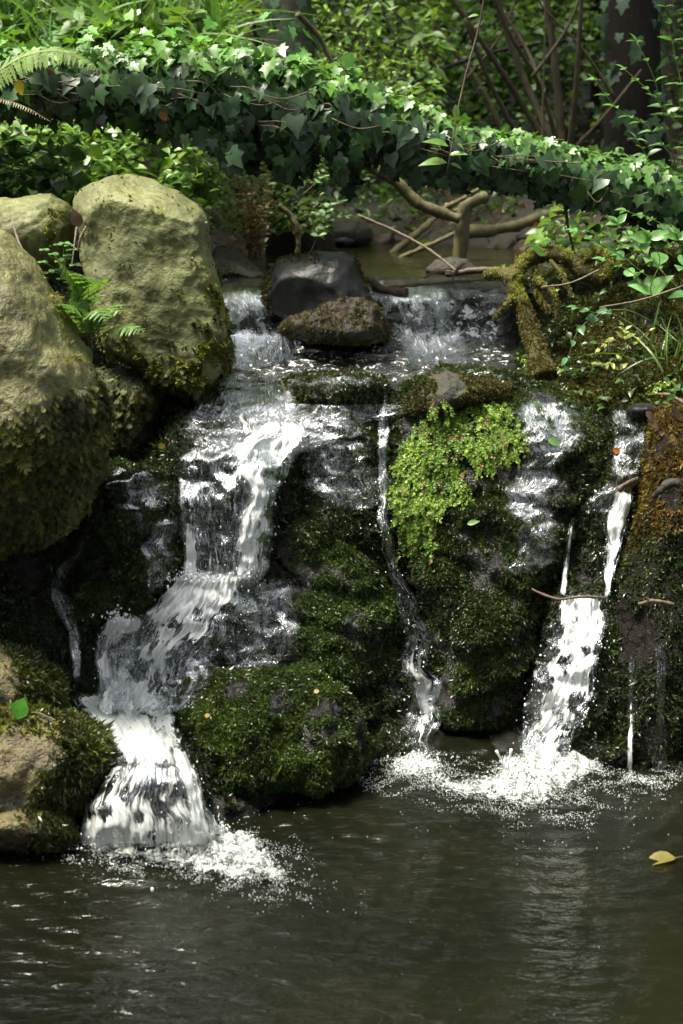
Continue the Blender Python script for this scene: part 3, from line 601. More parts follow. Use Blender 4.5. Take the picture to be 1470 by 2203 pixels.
cascade('cascade', 'lowest left fall, a fan of clear and white strands over a rounded rock into the pool', [(1640,235,415,.50),(1665,215,424,.45),(1695,190,434,.44),(1730,174,444,.66),(1765,168,454,.70),(1795,168,465,.8),(1826,170,474,.8)], W_THIN, 90, 80, holes=[(230,1745,14),(300,1760,9),(345,1738,12),(270,1715,9),(250,1790,8),(325,1795,8)], off=.034, amp=.012, edge=.05, drops=260, sy=4)
cascade('cascade', 'white right edge of the lowest left fall', [(1600,350,400,.7),(1650,372,420,.75),(1700,390,434,.72),(1750,400,448,.7),(1800,410,466,.8)], W_MAIN, 24, 60, off=.046, amp=.010, edge=0.35, drops=60)
# thin streams
cascade('cascade', 'faint trickle in the dark gap below the left boulders', [(1080,218,240,.05),(1150,168,195,.34),(1200,140,170,.36),(1260,108,140,.40),(1310,118,160,.42),(1370,145,175,.40),(1470,158,176,.42)], W_THIN, 14, 110, off=.012, amp=.005, edge=.3, ragged=.15)
cascade('cascade', 'thin middle stream from the lip down to the pool', [(840,815,840,.3),(900,812,838,.36),(1000,812,836,.30),(1070,812,838,.62),(1150,818,842,.30),(1230,832,868,.46),(1300,850,898,.60),(1360,860,925,.58),(1430,864,938,.58),(1500,864,947,.58),(1570,865,954,.62),(1645,864,958,.75)], W_THIN, 36, 190, off=.020, amp=.008, edge=.42, ragged=.28, drops=220)
cascade('cascade', 'clear water sliding down the gully above the right fall', [(880,1310,1390,.22),(920,1315,1392,.34),(960,1318,1388,.34),(1000,1316,1380,.30),(1040,1300,1372,.45),(1075,1262,1362,.4),(1110,1230,1352,.25)], W_THIN, 40, 80, off=.012, amp=.007, edge=.25, chop=True)
cascade('cascade', 'white upper strand of the right fall beside the mossy stump', [(1040,1320,1370,.6),(1080,1315,1362,.85),(1120,1302,1352,.7),(1160,1298,1345,.6),(1210,1297,1330,.55),(1260,1300,1318,.6),(1290,1290,1310,.6)], W_MAIN, 24, 80, off=.028, amp=.008, edge=0.26, ragged=.1, drops=60)
cascade('cascade', 'narrow broken trickle left of the right fall', [(1110,1225,1240,.25),(1150,1220,1234,.55),(1200,1212,1226,.45),(1240,1208,1222,.7),(1290,1204,1224,.5)], W_MAIN, 10, 70, off=.020, amp=.004, edge=0.4, ragged=.2)
cascade('cascade', 'right fall, a wide white column plunging into the pool', [(1278,1205,1308,.5),(1300,1203,1310,1.0),(1350,1195,1305,.8),(1400,1180,1295,.72),(1450,1165,1290,.68),(1500,1150,1285,.66),(1540,1140,1275,.70),(1580,1125,1240,.62),(1620,1118,1225,.62),(1665,1115,1230,.75)], W_MAIN, 76, 180, holes=[(1238,1332,13),(1205,1360,9),(1215,1425,15),(1262,1400,9),(1180,1470,11),(1240,1512,19),(1218,1568,15),(1165,1590,12),(1150,1620,9),(1195,1525,9),(1262,1565,12)], off=.045, amp=.014, edge=0.26, ragged=.08, drops=320)
cascade('cascade', 'thin spray veil along the left side of the right fall', [(1330,1175,1215,.25),(1400,1160,1200,.36),(1480,1140,1185,.34),(1560,1125,1170,.38),(1640,1120,1165,.42)], W_THIN, 26, 100, off=.055, amp=.008, edge=.35, ragged=.15, drops=100)
cascade('cascade', 'narrow trickle down the face of the mossy stump', [(1400,1352,1368,.1),(1480,1350,1366,.30),(1560,1350,1366,.5),(1610,1348,1364,.75),(1670,1346,1362,.8)], W_MAIN, 10, 70, off=.012, amp=.004, edge=0.4)
cascade('cascade', 'faint rivulet at the far right of the stump', [(1380,1412,1430,.15),(1440,1410,1436,.42),(1520,1412,1432,.30),(1600,1400,1440,.36),(1668,1392,1440,.5)], W_THIN, 14, 70, off=.012, amp=.004, edge=.4, ragged=.2)
cascade('cascade', 'thin glistening film of water over the left flank of the tall middle rock', [(1240,520,640,.0),(1290,500,650,.04),(1350,490,640,.06),(1400,480,630,.0),(1440,470,600,-.1)], W_THIN, 70, 80, off=.014, amp=.005, edge=.35, ragged=.2, fall=False, chop=True)  # these film ribbons add sheen patches, their white bits painted as glints
cascade('cascade', 'glistening film of water over the round top of the tall middle rock', [(945,640,800,-.1),(965,640,808,-.14),(1000,640,815,-.16),(1050,650,822,-.22),(1100,680,826,-.2)], W_THIN, 60, 60, off=.014, amp=.005, edge=.4, ragged=.3, fall=False, chop=True)
cascade('cascade', 'glistening film of water on the upper step of the dark rock at left', [(1005,240,350,-.1),(1030,232,360,-.12),(1060,225,370,-.14),(1100,215,375,-.15)], W_THIN, 50, 40, off=.012, amp=.005, edge=.4, ragged=.3, fall=False, chop=True)
cascade('cascade', 'glistening film of water low on the right side of the broad rock', [(1090,1110,1190,-.1),(1130,1105,1200,-.14),(1180,1100,1195,-.16),(1240,1090,1190,-.2)], W_THIN, 40, 50, off=.012, amp=.005, edge=.4, ragged=.3, fall=False, chop=True)
cascade('cascade', 'thin film of water shining on the right side of the broad rock', [(860,1100,1230,.0),(900,1110,1260,-.22),(960,1110,1250,-.20),(1020,1095,1210,-.20),(1080,1080,1190,-.22),(1120,1100,1190,.0)], W_THIN, 60, 80, off=.012, amp=.005, edge=.4, ragged=.25, fall=False, chop=True)
cascade('cascade', 'thin film of water shining on the stepped dark rock at left', [(1110,330,400,.0),(1140,320,395,.03),(1190,300,385,.05),(1240,310,380,.03),(1280,310,370,.0)], W_THIN, 40, 50, off=.012, amp=.005, edge=.4, ragged=.25, fall=False, chop=True)
# ------------------------------------------------------------ pool
m = M('pool_water_murky')
bed = m.ramp(m.noise(2.2, 4, .6), .35, .65)
w1 = m.noise(16, 3, .6, m.co((1, 2.6, 1)), .6); w2 = m.noise(60, 3, .6, m.co((1, 2.2, 1)), .4)
nb = m.bump(w2, .25, .005, m.bump(w1, .38, .02))
p = m.n('BsdfPrincipled', {'Base Color': m.mix(bed, (.0045, .0052, .0027), (.0075, .008, .0036)), 'Roughness': .06, 'IOR': 1.33, 'Specular IOR Level': .42, 'Normal': nb})
MAT_POOL = m.done(p)
fx = np.linspace(-2.4, 2.4, 400); fy = np.linspace(.9, 3.9, 330)
X, Yg = np.meshgrid(np.concatenate([[-9, -5, -3.2], fx, [3.2, 5, 9]]), np.concatenate([[-8, -3, -.5, .4], fy, [4.1]]))
src = [(np.array(TZ(1170, 1690, 0)), 1.), (np.array(TZ(320, 1830, 0)), 1.), (np.array(TZ(905, 1640, 0)), .5)]
Z = .0032 * fbm(np.stack([X.ravel() * 9, Yg.ravel() * 22, 0 * X.ravel()], -1), 4).reshape(X.shape)
for s, a in src:
    rr = np.hypot(X - s[0], (Yg - s[1])); Z += a * .0035 * np.exp(-rr / .5) * np.sin(rr * 95 + 2 * pn(np.stack([X.ravel() * 5, Yg.ravel() * 5, 0 * X.ravel()], -1)).reshape(X.shape)) + a * .012 * np.exp(-(rr / .14) ** 2) * (1 + pn(np.stack([X.ravel() * 30, Yg.ravel() * 30, 0 * X.ravel()], -1)).reshape(X.shape))
pv = np.stack([X, Yg, Z], -1).reshape(-1, 3)
structure(mk('pool_water', pv, grid_faces(*X.shape), MAT_POOL, origin=(0, 2.5, 0)))['label'] = 'dark rippled water of the pool below the fall'
# upper pool
m = M('upper_pool_water')
nb = m.bump(m.noise(20, 3, .6, m.co((1, 3, 1))), .25, .02)
MAT_UP = m.done(m.n('BsdfPrincipled', {'Base Color': (.016, .013, .005), 'Roughness': .05, 'IOR': 1.33, 'Specular IOR Level': .5, 'Normal': nb}))
X, Yg = np.meshgrid(np.linspace(-.62, .85, 80), np.linspace(4.93, 7.6, 120)); Z = 1.085 + .003 * pn(np.stack([X.ravel() * 12, Yg.ravel() * 14, 0 * X.ravel()], -1)).reshape(X.shape)
structure(mk('upper_pool_water', np.stack([X, Yg, Z], -1).reshape(-1, 3), grid_faces(*X.shape), MAT_UP))['label'] = 'still brown water of the upper pool behind the black boulder'
cascade('stream_water', 'far stream trickling between dark stones', [(470,740,800,.2),(500,690,810,.35),(525,700,830,.3),(545,720,840,.1)], W_CHOP, 30, 30, off=.0, fall=False, edge=.2, chop=True) if False else None
# ------------------------------------------------------------ foam on the pool
m = M('foam'); nb = m.bump(m.noise(160, 2, .6), .8, .006)
wh = m.n('BsdfPrincipled', {'Base Color': (.52, .55, .54), 'Roughness': .3, 'Normal': nb}); tl = m.n('BsdfTransparent')
al = m.ramp(m.math('ADD', m.attr('foam'), m.math('SUBTRACT', m.math('ADD', m.math('MULTIPLY', m.noise(34, 5, .7, m.co((1, 1.6, 1)), .6), .6), m.math('MULTIPLY', m.noise(150, 3, .7), .75)), .55)), .38, .62)
MAT_FOAMSHEET = m.done(m.n('MixShader', {0: m.math('MULTIPLY', al, .93), 1: tl, 2: wh}))
m = M('bubble'); MAT_BUB = m.done(m.n('MixShader', {0: .42, 1: m.n('BsdfTransparent'), 2: m.n('BsdfPrincipled', {'Base Color': (.62, .65, .65), 'Roughness': .1, 'Specular IOR Level': 1.})}))
def gb(px, py, cx, cy, sx, sy, rot=0): 
    c, s = math.cos(rot), math.sin(rot); dx, dy = px - cx, py - cy
    return np.exp(-(((dx * c + dy * s) / sx) ** 2 + ((-dx * s + dy * c) / sy) ** 2))
def dens(px, py):
    a = 1.25 * gb(px, py, 340, 1819, 190, 30) + .5 * gb(px, py, 420, 1850, 190, 42) + .9 * gb(px, py, 470, 1868, 120, 44, .25) + .45 * gb(px, py, 590, 1890, 70, 36, .6) + .35 * gb(px, py, 260, 1860, 90, 40)
    b = .95 * gb(px, py, 1160, 1680, 100, 42) + .18 * gb(px, py, 1010, 1690, 220, 34) + .9 * gb(px, py, 1210, 1650, 120, 26) + .75 * gb(px, py, 905, 1648, 80, 26) + .75 * gb(px, py, 1390, 1692, 110, 26) + .55 * gb(px, py, 960, 1700, 150, 34, .2) + .5 * gb(px, py, 1160, 1740, 170, 36, .1) + .25 * gb(px, py, 820, 1680, 70, 30)
    return a + b
for nm, lb, (x0, x1, y0, y1) in [('foam', 'white foam where the lowest left fall meets the pool', (120, 760, 1780, 1990)), ('foam', 'white foam below the right fall and the thin middle stream', (700, 1560, 1610, 1830))]:
    gxp = np.linspace(x0, x1, 260); gyp = np.linspace(y0, y1, 130); A, B = np.meshgrid(gxp, gyp); P = TZ(A, B, 0.0); D = dens(A, B)
    edge = np.clip(np.minimum(np.minimum(A - x0, x1 - A) / 40, np.minimum(B - y0 + 6, y1 - B) / 25), 0, 1)
    nz = fbm(P.reshape(-1, 3) * 22, 4).reshape(A.shape); P[..., 2] = .006 + .022 * np.clip(D, 0, 1.3) * (.8 + 1.1 * nz) 
    o = mk(nm, P.reshape(-1, 3), grid_faces(130, 260), MAT_FOAMSHEET, attrs={'foam': (np.minimum(D, .9) * edge * .78 - .29).ravel()})
    structure(o); o['label'] = lb
BUB = Acc()
def bubbles(n, x0, x1, y0, y1, a, b, pw=1.):
    px = RNG.uniform(x0, x1, n); py = RNG.uniform(y0, y1, n); P = TZ(px, py, 0); nn = fbm(P * np.array([16, 24, 1]) + 5, 4) 
    D = dens(px, py); k = RNG.random(n) < np.clip((D * .9 + .9 * nn * np.minimum(D * 3, 1) - .12) , 0, 1) ** pw; P = P[k]; D = D[k]; n = len(P)
    P[:, 2] += .003 + .012 * np.clip(D, 0, 1) + RNG.uniform(0, .004, n)
    s = RNG.uniform(a, b, n) * np.exp(RNG.normal(size=n) * .35); PV, PF = ICO[1]
    V = PV[None] * s[:, None, None] + P[:, None]; Fc = PF[None] + (np.arange(n) * len(PV))[:, None, None]; BUB.add(V.reshape(-1, 3), Fc.reshape(-1, 3))
bubbles(26000, 130, 760, 1785, 1960, .0006, .0012); bubbles(36000, 740, 1470, 1615, 1800, .0006, .0012)
# stray bubbles carried away
for (cx, cy, sx, sy, n) in [(640,1915,60,26,60),(300,1930,140,22,30),(700,1940,40,18,12),(900,1780,180,40,30),(1250,1790,160,30,30),(150,1840,60,15,30),(760,2060,300,110,9),(480,1790,30,14,50),(560,1740,60,16,30),(700,1680,70,20,40)]:
    px = RNG.normal(cx, sx, n); py = RNG.normal(cy, sy, n); P = TZ(px, py, .002); s = RNG.uniform(.0006, .0018, n); PV, PF = ICO[1]
    V = PV[None] * s[:, None, None] + P[:, None]; Fc = PF[None] + (np.arange(n) * len(PV))[:, None, None]; BUB.add(V.reshape(-1, 3), Fc.reshape(-1, 3))
o = BUB.build('bubbles', MAT_BUB); stuff(o, 'small white bubbles floating on the pool around the foam', 'bubbles')
# splashes: crowns of droplets and blobs where falls land
def splash(px, py, Y, n, spread, h):
    c = np.array(T(px, py, Y)); a = RNG.uniform(0, 2 * math.pi, n); r = np.abs(RNG.normal(size=n)) * spread
    P = c + np.stack([np.cos(a) * r, -np.abs(np.sin(a)) * r * .6, np.abs(RNG.normal(size=n)) * h * np.exp(-r / spread * .5)], -1); add_drops(P, .0009, .0022)
splash(410, 1245, 3.52, 160, .05, .025); splash(255, 1330, 3.45, 90, .03, .02); splash(1170, 1665, 3.36, 200, .07, .03); splash(330, 1800, 3.03, 200, .12, .015); splash(905, 1630, 3.4, 90, .05, .015); splash(1085, 1640, 3.3, 30, .012, .012); splash(600, 940, 3.62, 60, .04, .015); splash(470, 1780, 3.05, 60, .02, .02)
bm_ = Acc()
for s_, (a, b) in enumerate([((1090,1655,3.34),(1068,1615,3.33)),((1092,1655,3.34),(1100,1612,3.33)),((1086,1650,3.34),(1085,1628,3.32))]):
    P = smooth_path([T(*a), T(*b)], 8); bm_.add(*tube(P, np.array([.006, .004, .0032, .003, .0028, .0026, .0034, .0036]), 8, .2, ns=90), (.9, .93, .95))
DROPS.add(bm_.V[0], bm_.F[0], (.9, .93, .95)); DROPS.add(bm_.V[1], bm_.F[1] - len(bm_.V[0]), (.9, .93, .95))
m = M('droplet'); MAT_DROP = m.done(m.n('BsdfPrincipled', {'Base Color': (.82, .86, .88), 'Roughness': .15, 'Specular IOR Level': .8}))
o = DROPS.build('water_droplets', MAT_DROP); stuff(o, 'white droplets splashing off the falls', 'water droplets')

# ------------------------------------------------------------ moss on the rocks (parts of the rocks)
G_DARK, G_MID, G_BR = (.018, .034, .007), (.060, .105, .015), (.10, .17, .02)
OLV, OLVD, YEL, ORG = (.13, .13, .02), (.035, .04, .007), (.25, .27, .035), (.13, .085, .012)
def moss_obj(name_, parent, acc, mat=None):
    if not acc.V: return
    Vt = np.concatenate(acc.V)
    o = mk('moss', Vt, np.concatenate(acc.F), mat or MAT_MOSSWET, None, True, tint=np.concatenate(acc.t), origin=tuple(parent.location))
    o.parent = parent; o.location = (0, 0, 0)
    if '_o' in o: del o['_o']
    o['kind'] = 'stuff'; return o
def cover(ob, V, Fc, dens, size, lo, hi, cols, sc=9, seed=0., protos=TUFTS, down=.5, mask=None, mat=None, fr=False, out=.35, sz2=None):
    P, N = surf(V, Fc, dens); k = patchy(P, sc, lo, hi, seed)
    if mask is not None: px, py = proj(P); k &= RNG.random(len(P)) < mask(px, py)
    P, N = P[k], N[k]; n = len(P)
    if n == 0: return
    cl = mixc(cols[0], cols[1], np.clip(fbm(P * 7 + 3 + seed, 3) * .6 + .45 + RNG.normal(size=n) * .2, 0, 1)); cl = np.clip(cl * np.exp(RNG.normal(size=(n, 1)) * .35), 0, .8)
    a = Acc()
    if fr: moss_fronds(a, P, N, size, cl, out=out)
    else: moss_tufts(a, P, N, size, cl, protos, down)
    return moss_obj('moss', ob, a, mat) if ob is not None else a
greenl = lambda px, py: .25 + .75 * sst(py, 900, 1300)
cover(b5, V5, F5, 90000, .0085, .26, .47, (G_DARK, G_MID), 8, 1, mask=lambda x, y: .45 + .45 * (y < 1040) + .55 * np.maximum(sst(x, 600, 720), sst(y, 1450, 1560)))
cover(b6, V6, F6, 110000, .0085, .22, .44, (G_DARK, (.070, .115, .015)), 8, 2)
cover(b7, V7, F7, 90000, .0085, .25, .46, (G_DARK, (.055, .085, .013)), 8, 3, mask=lambda x, y: 1 - .55 * gb(x, y, 1180, 980, 110, 140))
cover(b8, V8, F8, 80000, .0095, .24, .48, (G_DARK, (.058, .095, .013)), 9, 4)
cover(b9, V9, F9, 60000, .009, .15, .4, (G_DARK, (.05, .055, .010)), 12, 5)
cover(b4, V4, F4, 30000, .016, .25, .5, (OLVD, (.09, .09, .014)), 9, 6, fr=True, mat=MAT_MOSS)
cover(b10, V10, F10, 70000, .008, .15, .35, (OLVD, (.08, .068, .012)), 9, 7, mask=lambda x, y: (np.abs(x - 965 + 8 * np.sin(y / 9)) > 30) * 1., mat=MAT_MOSS)
# left boulder: hanging fronds
cover(b1, V1, F1, 52000, .017, .18, .40, (OLVD, OLV), 9, 8, fr=True, out=.7, mask=lambda x, y: sst(y + .35 * (x - 100), 830, 960) * (1 - .55 * sst(y, 1050, 1200)), mat=MAT_MOSS)
cover(b1, V1, F1, 6000, .012, .5, .7, (OLV, YEL), 14, 9, mask=lambda x, y: sst(x + .3 * (700 - y), 100, 160) * sst(-y, -900, -820) * .8, mat=MAT_MOSS)
# upright boulder
cover(b3, V3, F3, 22000, .013, .45, .66, (OLVD, YEL), 16, 10, protos=TUFTB, mask=lambda x, y: sst(x + .12 * y, 490, 530) * sst(y, 600, 640) * .9 + sst(y - .15 * (x - 300), 700, 790) * .65, mat=MAT_MOSS)
cover(b3, V3, F3, 18000, .017, .35, .6, (OLVD, OLV), 9, 11, fr=True, mask=lambda x, y: sst(y - .1 * (x - 300), 760, 820) * .8 + sst(x, 468, 486) * sst(y, 700, 740) * .7, mat=MAT_MOSS)
cover(b3, V3, F3, 9000, .007, .55, .72, (OLV, YEL), 22, 12, protos=TUFTB, mask=lambda x, y: .35 * (y < 700), mat=MAT_MOSS)
cover(b2, V2, F2, 30000, .007, .3, .5, ((.16, .19, .02), YEL), 22, 13, protos=TUFTB, mask=lambda x, y: gb(x, y, 112, 458, 26, 16) + gb(x, y, 110, 500, 12, 22) * .8, mat=MAT_MOSS)
cover(b11, V11, F11, 22000, .012, .35, .55, (OLVD, (.1, .1, .016)), 14, 14, mask=lambda x, y: np.maximum(sst(x - .35 * (y - 640), 785, 800), sst(-x, -600, -580) * .8) + .4 * sst(-y, -570, -556) * (x < 690), mat=MAT_MOSS)
cover(b12, V12, F12, 40000, .007, .40, .55, (OLVD, OLV), 20, 15, mat=MAT_MOSS)
cover(b13, V13, F13, 16000, .010, .45, .6, (G_MID, (.15, .2, .02)), 10, 16, mask=lambda x, y: sst(-x, -520, -480) + .2, mat=MAT_MOSS)
cover(b17, V17, F17, 30000, .014, .25, .45, (OLVD, (.09, .13, .018)), 9, 17, mask=lambda x, y: sst(x + .3 * (1400 - y), -10, 40))
cover(b18, V18, F18, 34000, .015, .28, .5, (OLVD, (.085, .11, .016)), 9, 18, mask=lambda x, y: np.maximum(sst(x + .35 * (y - 1600), 90, 150), .35 * sst(-y, -1575, -1545)))
cover(b18, V18, F18, 26000, .009, .3, .6, ((.12, .14, .02), YEL), 14, 19, protos=TUFTB, mask=lambda x, y: .8 * sst(-y, -1600, -1560) * sst(-x, -150, -110), mat=MAT_MOSS)
cover(b19, V19, F19, 32000, .011, .25, .5, (OLVD, (.1, .12, .016)), 9, 20, mask=lambda x, y: sst(x, 25, 60))
cover(b21, V21, F21, 30000, .012, .3, .55, ((.09, .065, .012), ORG), 7, 21, mask=lambda x, y: sst(-y - .4 * (x - 1380), -1250, -1080), mat=MAT_MOSS)
cover(b21, V21, F21, 60000, .011, .28, .55, (G_DARK, (.03, .05, .009)), 7, 22, mask=lambda x, y: sst(y, 1050, 1200) * (.35 + .65 * sst(-x, -1345, -1320)))
# the bedrock behind: dark tufts, and olive moss on the right bank
P, N = surf(GV, GF, 30000); px, py = proj(P); 
k = patchy(P, 7, .2, .42, 31) & (px > -60) & (px < 1530) & ~((px > 480) & (px < 1110) & (py > 590) & (py < 840)) & ~((px > 480) & (px < 640) & (py < 990)); k &= (P[:, 2] > .02)
P, N, px, py = P[k], N[k], px[k], py[k]; n = len(P); rb = (px > 1190 - .3 * (py - 800)) & (py < 880) | (px > 1080) & (py < 600)
cl = mixc(G_DARK, (.028, .045, .007), np.clip(fbm(P * 6, 3) * .6 + .4, 0, 1)); cl[rb] = mixc(OLVD, (.09, .09, .014), np.clip(fbm(P[rb] * 9, 3) * .8 + .45, 0, 1)); cl *= np.exp(RNG.normal(size=(n, 1)) * .3)
a = Acc(); moss_tufts(a, P, N, .012, cl); moss_obj('moss', mk_face, a)
P, N = surf(GV, GF, 16000); px, py = proj(P); k = patchy(P, 6, .36, .55, 33) & (px > 1190 - .3 * (py - 800)) & (px < 1560) & (py < 885) & (py > 520); P, N = P[k], N[k]
cl = mixc(OLVD, (.080, .085, .013), np.clip(fbm(P * 8, 3) * .8 + .45, 0, 1)); cl *= np.exp(RNG.normal(size=(len(P), 1)) * .3); a = Acc(); moss_tufts(a, P, N, .015, cl); moss_obj('moss', mk_face, a, MAT_MOSS)
# ------------------------------------------------------------ leaf prototypes (tip +y, face +z, unit length)
def fan(half, cy=.35, cup=.18, droop=.12):
    h = [np.array(p, float) for p in half]; out = [(x, y) for x, y in h] + [(-x, y) for x, y in h[::-1] if x > 1e-6]
    V = [(0, cy, .0)] + [(x, y, abs(x) * cup - droop * y * y) for x, y in out]; n = len(out)
    V.append((0, 0, 0)); Fc = [(0, 1 + i, 1 + (i + 1) % n) for i in range(n)]
    return np.array(V, float), np.array(Fc)
IVY = fan([(.06,-.02),(.26,-.12),(.50,.02),(.34,.24),(.52,.50),(.24,.56),(0,1.0)], .3, .16, .15)
IVY2 = fan([(.06,-.02),(.36,-.10),(.46,.16),(.36,.42),(.16,.66),(0,1.0)], .3, .2, .2)
def oval(w, tipy=.55, cup=.35, droop=.25, ser=0):
    ys = np.linspace(0, 1, 7); ws = w * np.sin(math.pi * ys ** (math.log(.5) / math.log(tipy))) ; ws[0] = .01; ws[-1] = .004
    V = []; Fc = []
    for y, a in zip(ys, ws): V += [(-a, y, a * cup - droop * y * y), (0, y, -droop * y * y), (a, y, a * cup - droop * y * y)]
    for i in range(6):
        b = i * 3; Fc += [(b, b+1, b+4), (b, b+4, b+3), (b+1, b+2, b+5), (b+1, b+5, b+4)]
    return np.array(V), np.array(Fc)
OVAL, OVALW, LANCE, ROUND = oval(.22, .42), oval(.32, .4), oval(.11, .45), oval(.42, .5, .15, .1)
def small(pr):      # a cheap leaf of four triangles for far foliage
    w = {'o': .25, 'w': .38}[pr]; return np.array([(0,0,0),(w,.45,.08),(0,1,-.2),(-w,.45,.08),(0,.45,0)]), np.array([(0,1,4),(4,1,2),(0,4,3),(4,2,3)])
SM, SMW = small('o'), small('w')
def blade(bend=.5, w=.022, n=7):
    t = np.linspace(0, 1, n); y = np.sin(t * bend * 2) / (bend * 2) if False else t * (1 - .25 * bend * t); z = -bend * t ** 2.2
    ww = w * (1 - t ** 2.2) + .001; V = []; Fc = []
    for a, b, c in zip(y, z, ww): V += [(-c, a, b + c * .5), (c, a, b + c * .5)]
    for i in range(n - 1): Fc += [(2*i, 2*i+1, 2*i+3), (2*i, 2*i+3, 2*i+2)]
    return np.array(V), np.array(Fc)
BL = [blade(.3), blade(.7), blade(1.1, .018)]
def pinna():        # serrated fern pinna
    n = 9; V = [(0, 0, 0)]; Fc = []
    for i in range(n + 1):
        y = i / n; w_ = .17 * (1 - y) ** .55 + .01; z = -.12 * y * y
        V += [(-w_ * (1.25 if i % 2 else .75), y + (.04 if i % 2 else 0), z + .02), (0, y, z), (w_ * (1.25 if i % 2 else .75), y + (.04 if i % 2 else 0), z + .02)]
    for i in range(n):
        b = 1 + i * 3; Fc += [(b, b+1, b+4), (b, b+4, b+3), (b+1, b+2, b+5), (b+1, b+5, b+4)]
    return np.array(V), np.array(Fc)
PIN = pinna()
LG, MG, DG, YG = (.14, .27, .05), (.075, .17, .03), (.025, .06, .014), (.22, .36, .04)
def upleaf(n, spread=.5, tipdown=.1, fwd=-.1):
    a = RNG.uniform(0, 2 * math.pi, n); tip = norm(np.stack([np.cos(a), np.sin(a), -tipdown + RNG.normal(size=n) * .25], -1))
    nr = norm(np.array([0, fwd, 1.]) + RNG.normal(size=(n, 3)) * spread); return frames(tip, nr)
def volume_leaves(acc, n, pxr, pyr, Yr, proto, size, c1, c2, clump=2.5, lo=.38, hi=.55, spread=.5, Zfun=None, seed=0):
    px, py = RNG.uniform(*pxr, n), RNG.uniform(*pyr, n); Y = RNG.uniform(*Yr, n); P = T(px, py, Y)
    k = patchy(P, clump, lo, hi, seed); P = P[k]; m_ = len(P); g = H(P[:, 0], P[:, 1], False); P[:, 2] = np.maximum(P[:, 2], g + .01)
    col = mixc(c1, c2, np.clip(fbm(P * 3 + 7 + seed, 2) * .7 + .5 + RNG.normal(size=m_) * .25, 0, 1)) * np.exp(RNG.normal(size=(m_, 1)) * .25)
    acc.add(*scat(proto, P, upleaf(m_, spread), size * np.exp(RNG.normal(size=m_) * .3), col))
# ------------------------------------------------------------ sprigs and other single plants
def plant(name, label, cat, leaves, stems, group=None, lm=None, sm=None, leafname='foliage'):
    b = (stems if stems and stems.V else leaves).base(); t = thing(name, label, cat, b, group)
    if leaves and leaves.V: leaves.build(leafname, lm or MAT_LEAF, t)
    if stems and stems.V: stems.build('stem', sm or MAT_STEM, t)
    return t
def sprig(LA, SA, pts, r, nleaf, lsize, proto, c, start=.25, opposite=True, ang=1.0, flat=.8, jit=.25, tipleaf=True, taper=.5, face=None):
    """pts (px,py,Y); leaves set along the stem"""
    P = smooth_path([T(*p) for p in pts], 24); SA.add(*tube(P, np.linspace(r, r * .4, 24), 5))
    ts = np.linspace(start, 1, nleaf); tg = norm(np.gradient(P, axis=0)); n = 0; pos = []; tips = []; nr = []; sz = []
    for i, t in enumerate(ts):
        k = min(int(t * 23), 23); tt = tg[k]; side = norm(np.cross(tt, [0, 0, 1.]) + 1e-3) if abs(tt[2]) < .9 else np.array([1., 0, 0])
        if abs(tt[2]) > .7:
            a = i * 1.57 + RNG.uniform(-.3, .3); side = np.array([math.cos(a), math.sin(a), .1])
        for s in ((-1, 1) if opposite else ((-1) ** i,)):
            d = norm(side * s * math.sin(ang) + tt * math.cos(ang) + RNG.normal(size=3) * jit * .5); pos.append(P[k]); tips.append(d)
            nr.append(norm(np.array(face or (0, -.25, 1.)) * flat + RNG.normal(size=3) * jit)); sz.append(lsize * (1 - (1 - taper) * t) * RNG.uniform(.75, 1.15))
    if tipleaf: pos.append(P[-1]); tips.append(tg[-1]); nr.append(np.array([0, -.3, 1.])); sz.append(lsize * taper)
    LA.add(*scat(proto, np.array(pos), frames(np.array(tips), np.array(nr)), np.array(sz), jitc(c, len(pos), .2)))
def frond(LA, SA, pts, width, npin, c, r=.0022, droop=.25, nrm=(0, -.5, 1), start=.2, tipw=.15, lean=.35):
    P = smooth_path([T(*p) for p in pts], 60); SA.add(*tube(P, np.linspace(r, r * .3, 60), 5), (.2, .12, .05)); tg = norm(np.gradient(P, axis=0))
    ts = np.linspace(start, .99, npin); L = width * np.clip(np.sin(math.pi * np.clip((ts - start) / (1 - start) * .82 + .16, 0, 1)) ** .8, tipw, 1); pos = []; tips = []; nr = []; sz = []
    nv = np.array(nrm, float)
    for t, l in zip(ts, L):
        k = min(int(t * 59), 59); s_ = norm(np.cross(tg[k], nv)); nn = np.cross(s_, tg[k])
        for s in (-1, 1):
            pos.append(P[k]); tips.append(norm(s_ * s + tg[k] * lean - np.array([0, 0, droop]) + RNG.normal(size=3) * .06)); nr.append(norm(nn + RNG.normal(size=3) * .1)); sz.append(l * RNG.uniform(.92, 1.06))
    LA.add(*scat(PIN, np.array(pos), frames(np.array(tips), np.array(nr)), np.array(sz), jitc(c, len(pos), .12)))
def g2(): return Acc(), Acc()
# fern between the two big boulders: five fronds from one root
FG = (.12, .24, .05); L_, S_ = g2(); rt = (200, 760, 3.66)
for pts, wd, np_ in [([rt,(190,690,3.60),(165,620,3.56),(118,545,3.50)], .066, 16), ([rt,(185,715,3.58),(170,665,3.52),(122,655,3.44)], .058, 14), ([rt,(215,700,3.58),(225,665,3.54),(262,672,3.48)], .050, 12), ([rt,(222,720,3.58),(250,705,3.52),(312,712,3.44)], .040, 15), ([rt,(195,705,3.54),(205,668,3.48),(228,690,3.42)], .046, 13), ([rt,(178,740,3.58),(150,690,3.54),(128,668,3.50)], .046, 13), ([rt,(190,650,3.6),(188,605,3.56),(150,582,3.48)], .060, 14)]:
    frond(L_, S_, pts, wd, np_, FG, .0018, start=.38, droop=.2)
plant('fern', 'green fern with serrated fronds growing in the gap between the two big boulders', 'fern', L_, S_, lm=MAT_FERN, sm=MAT_TWIG)
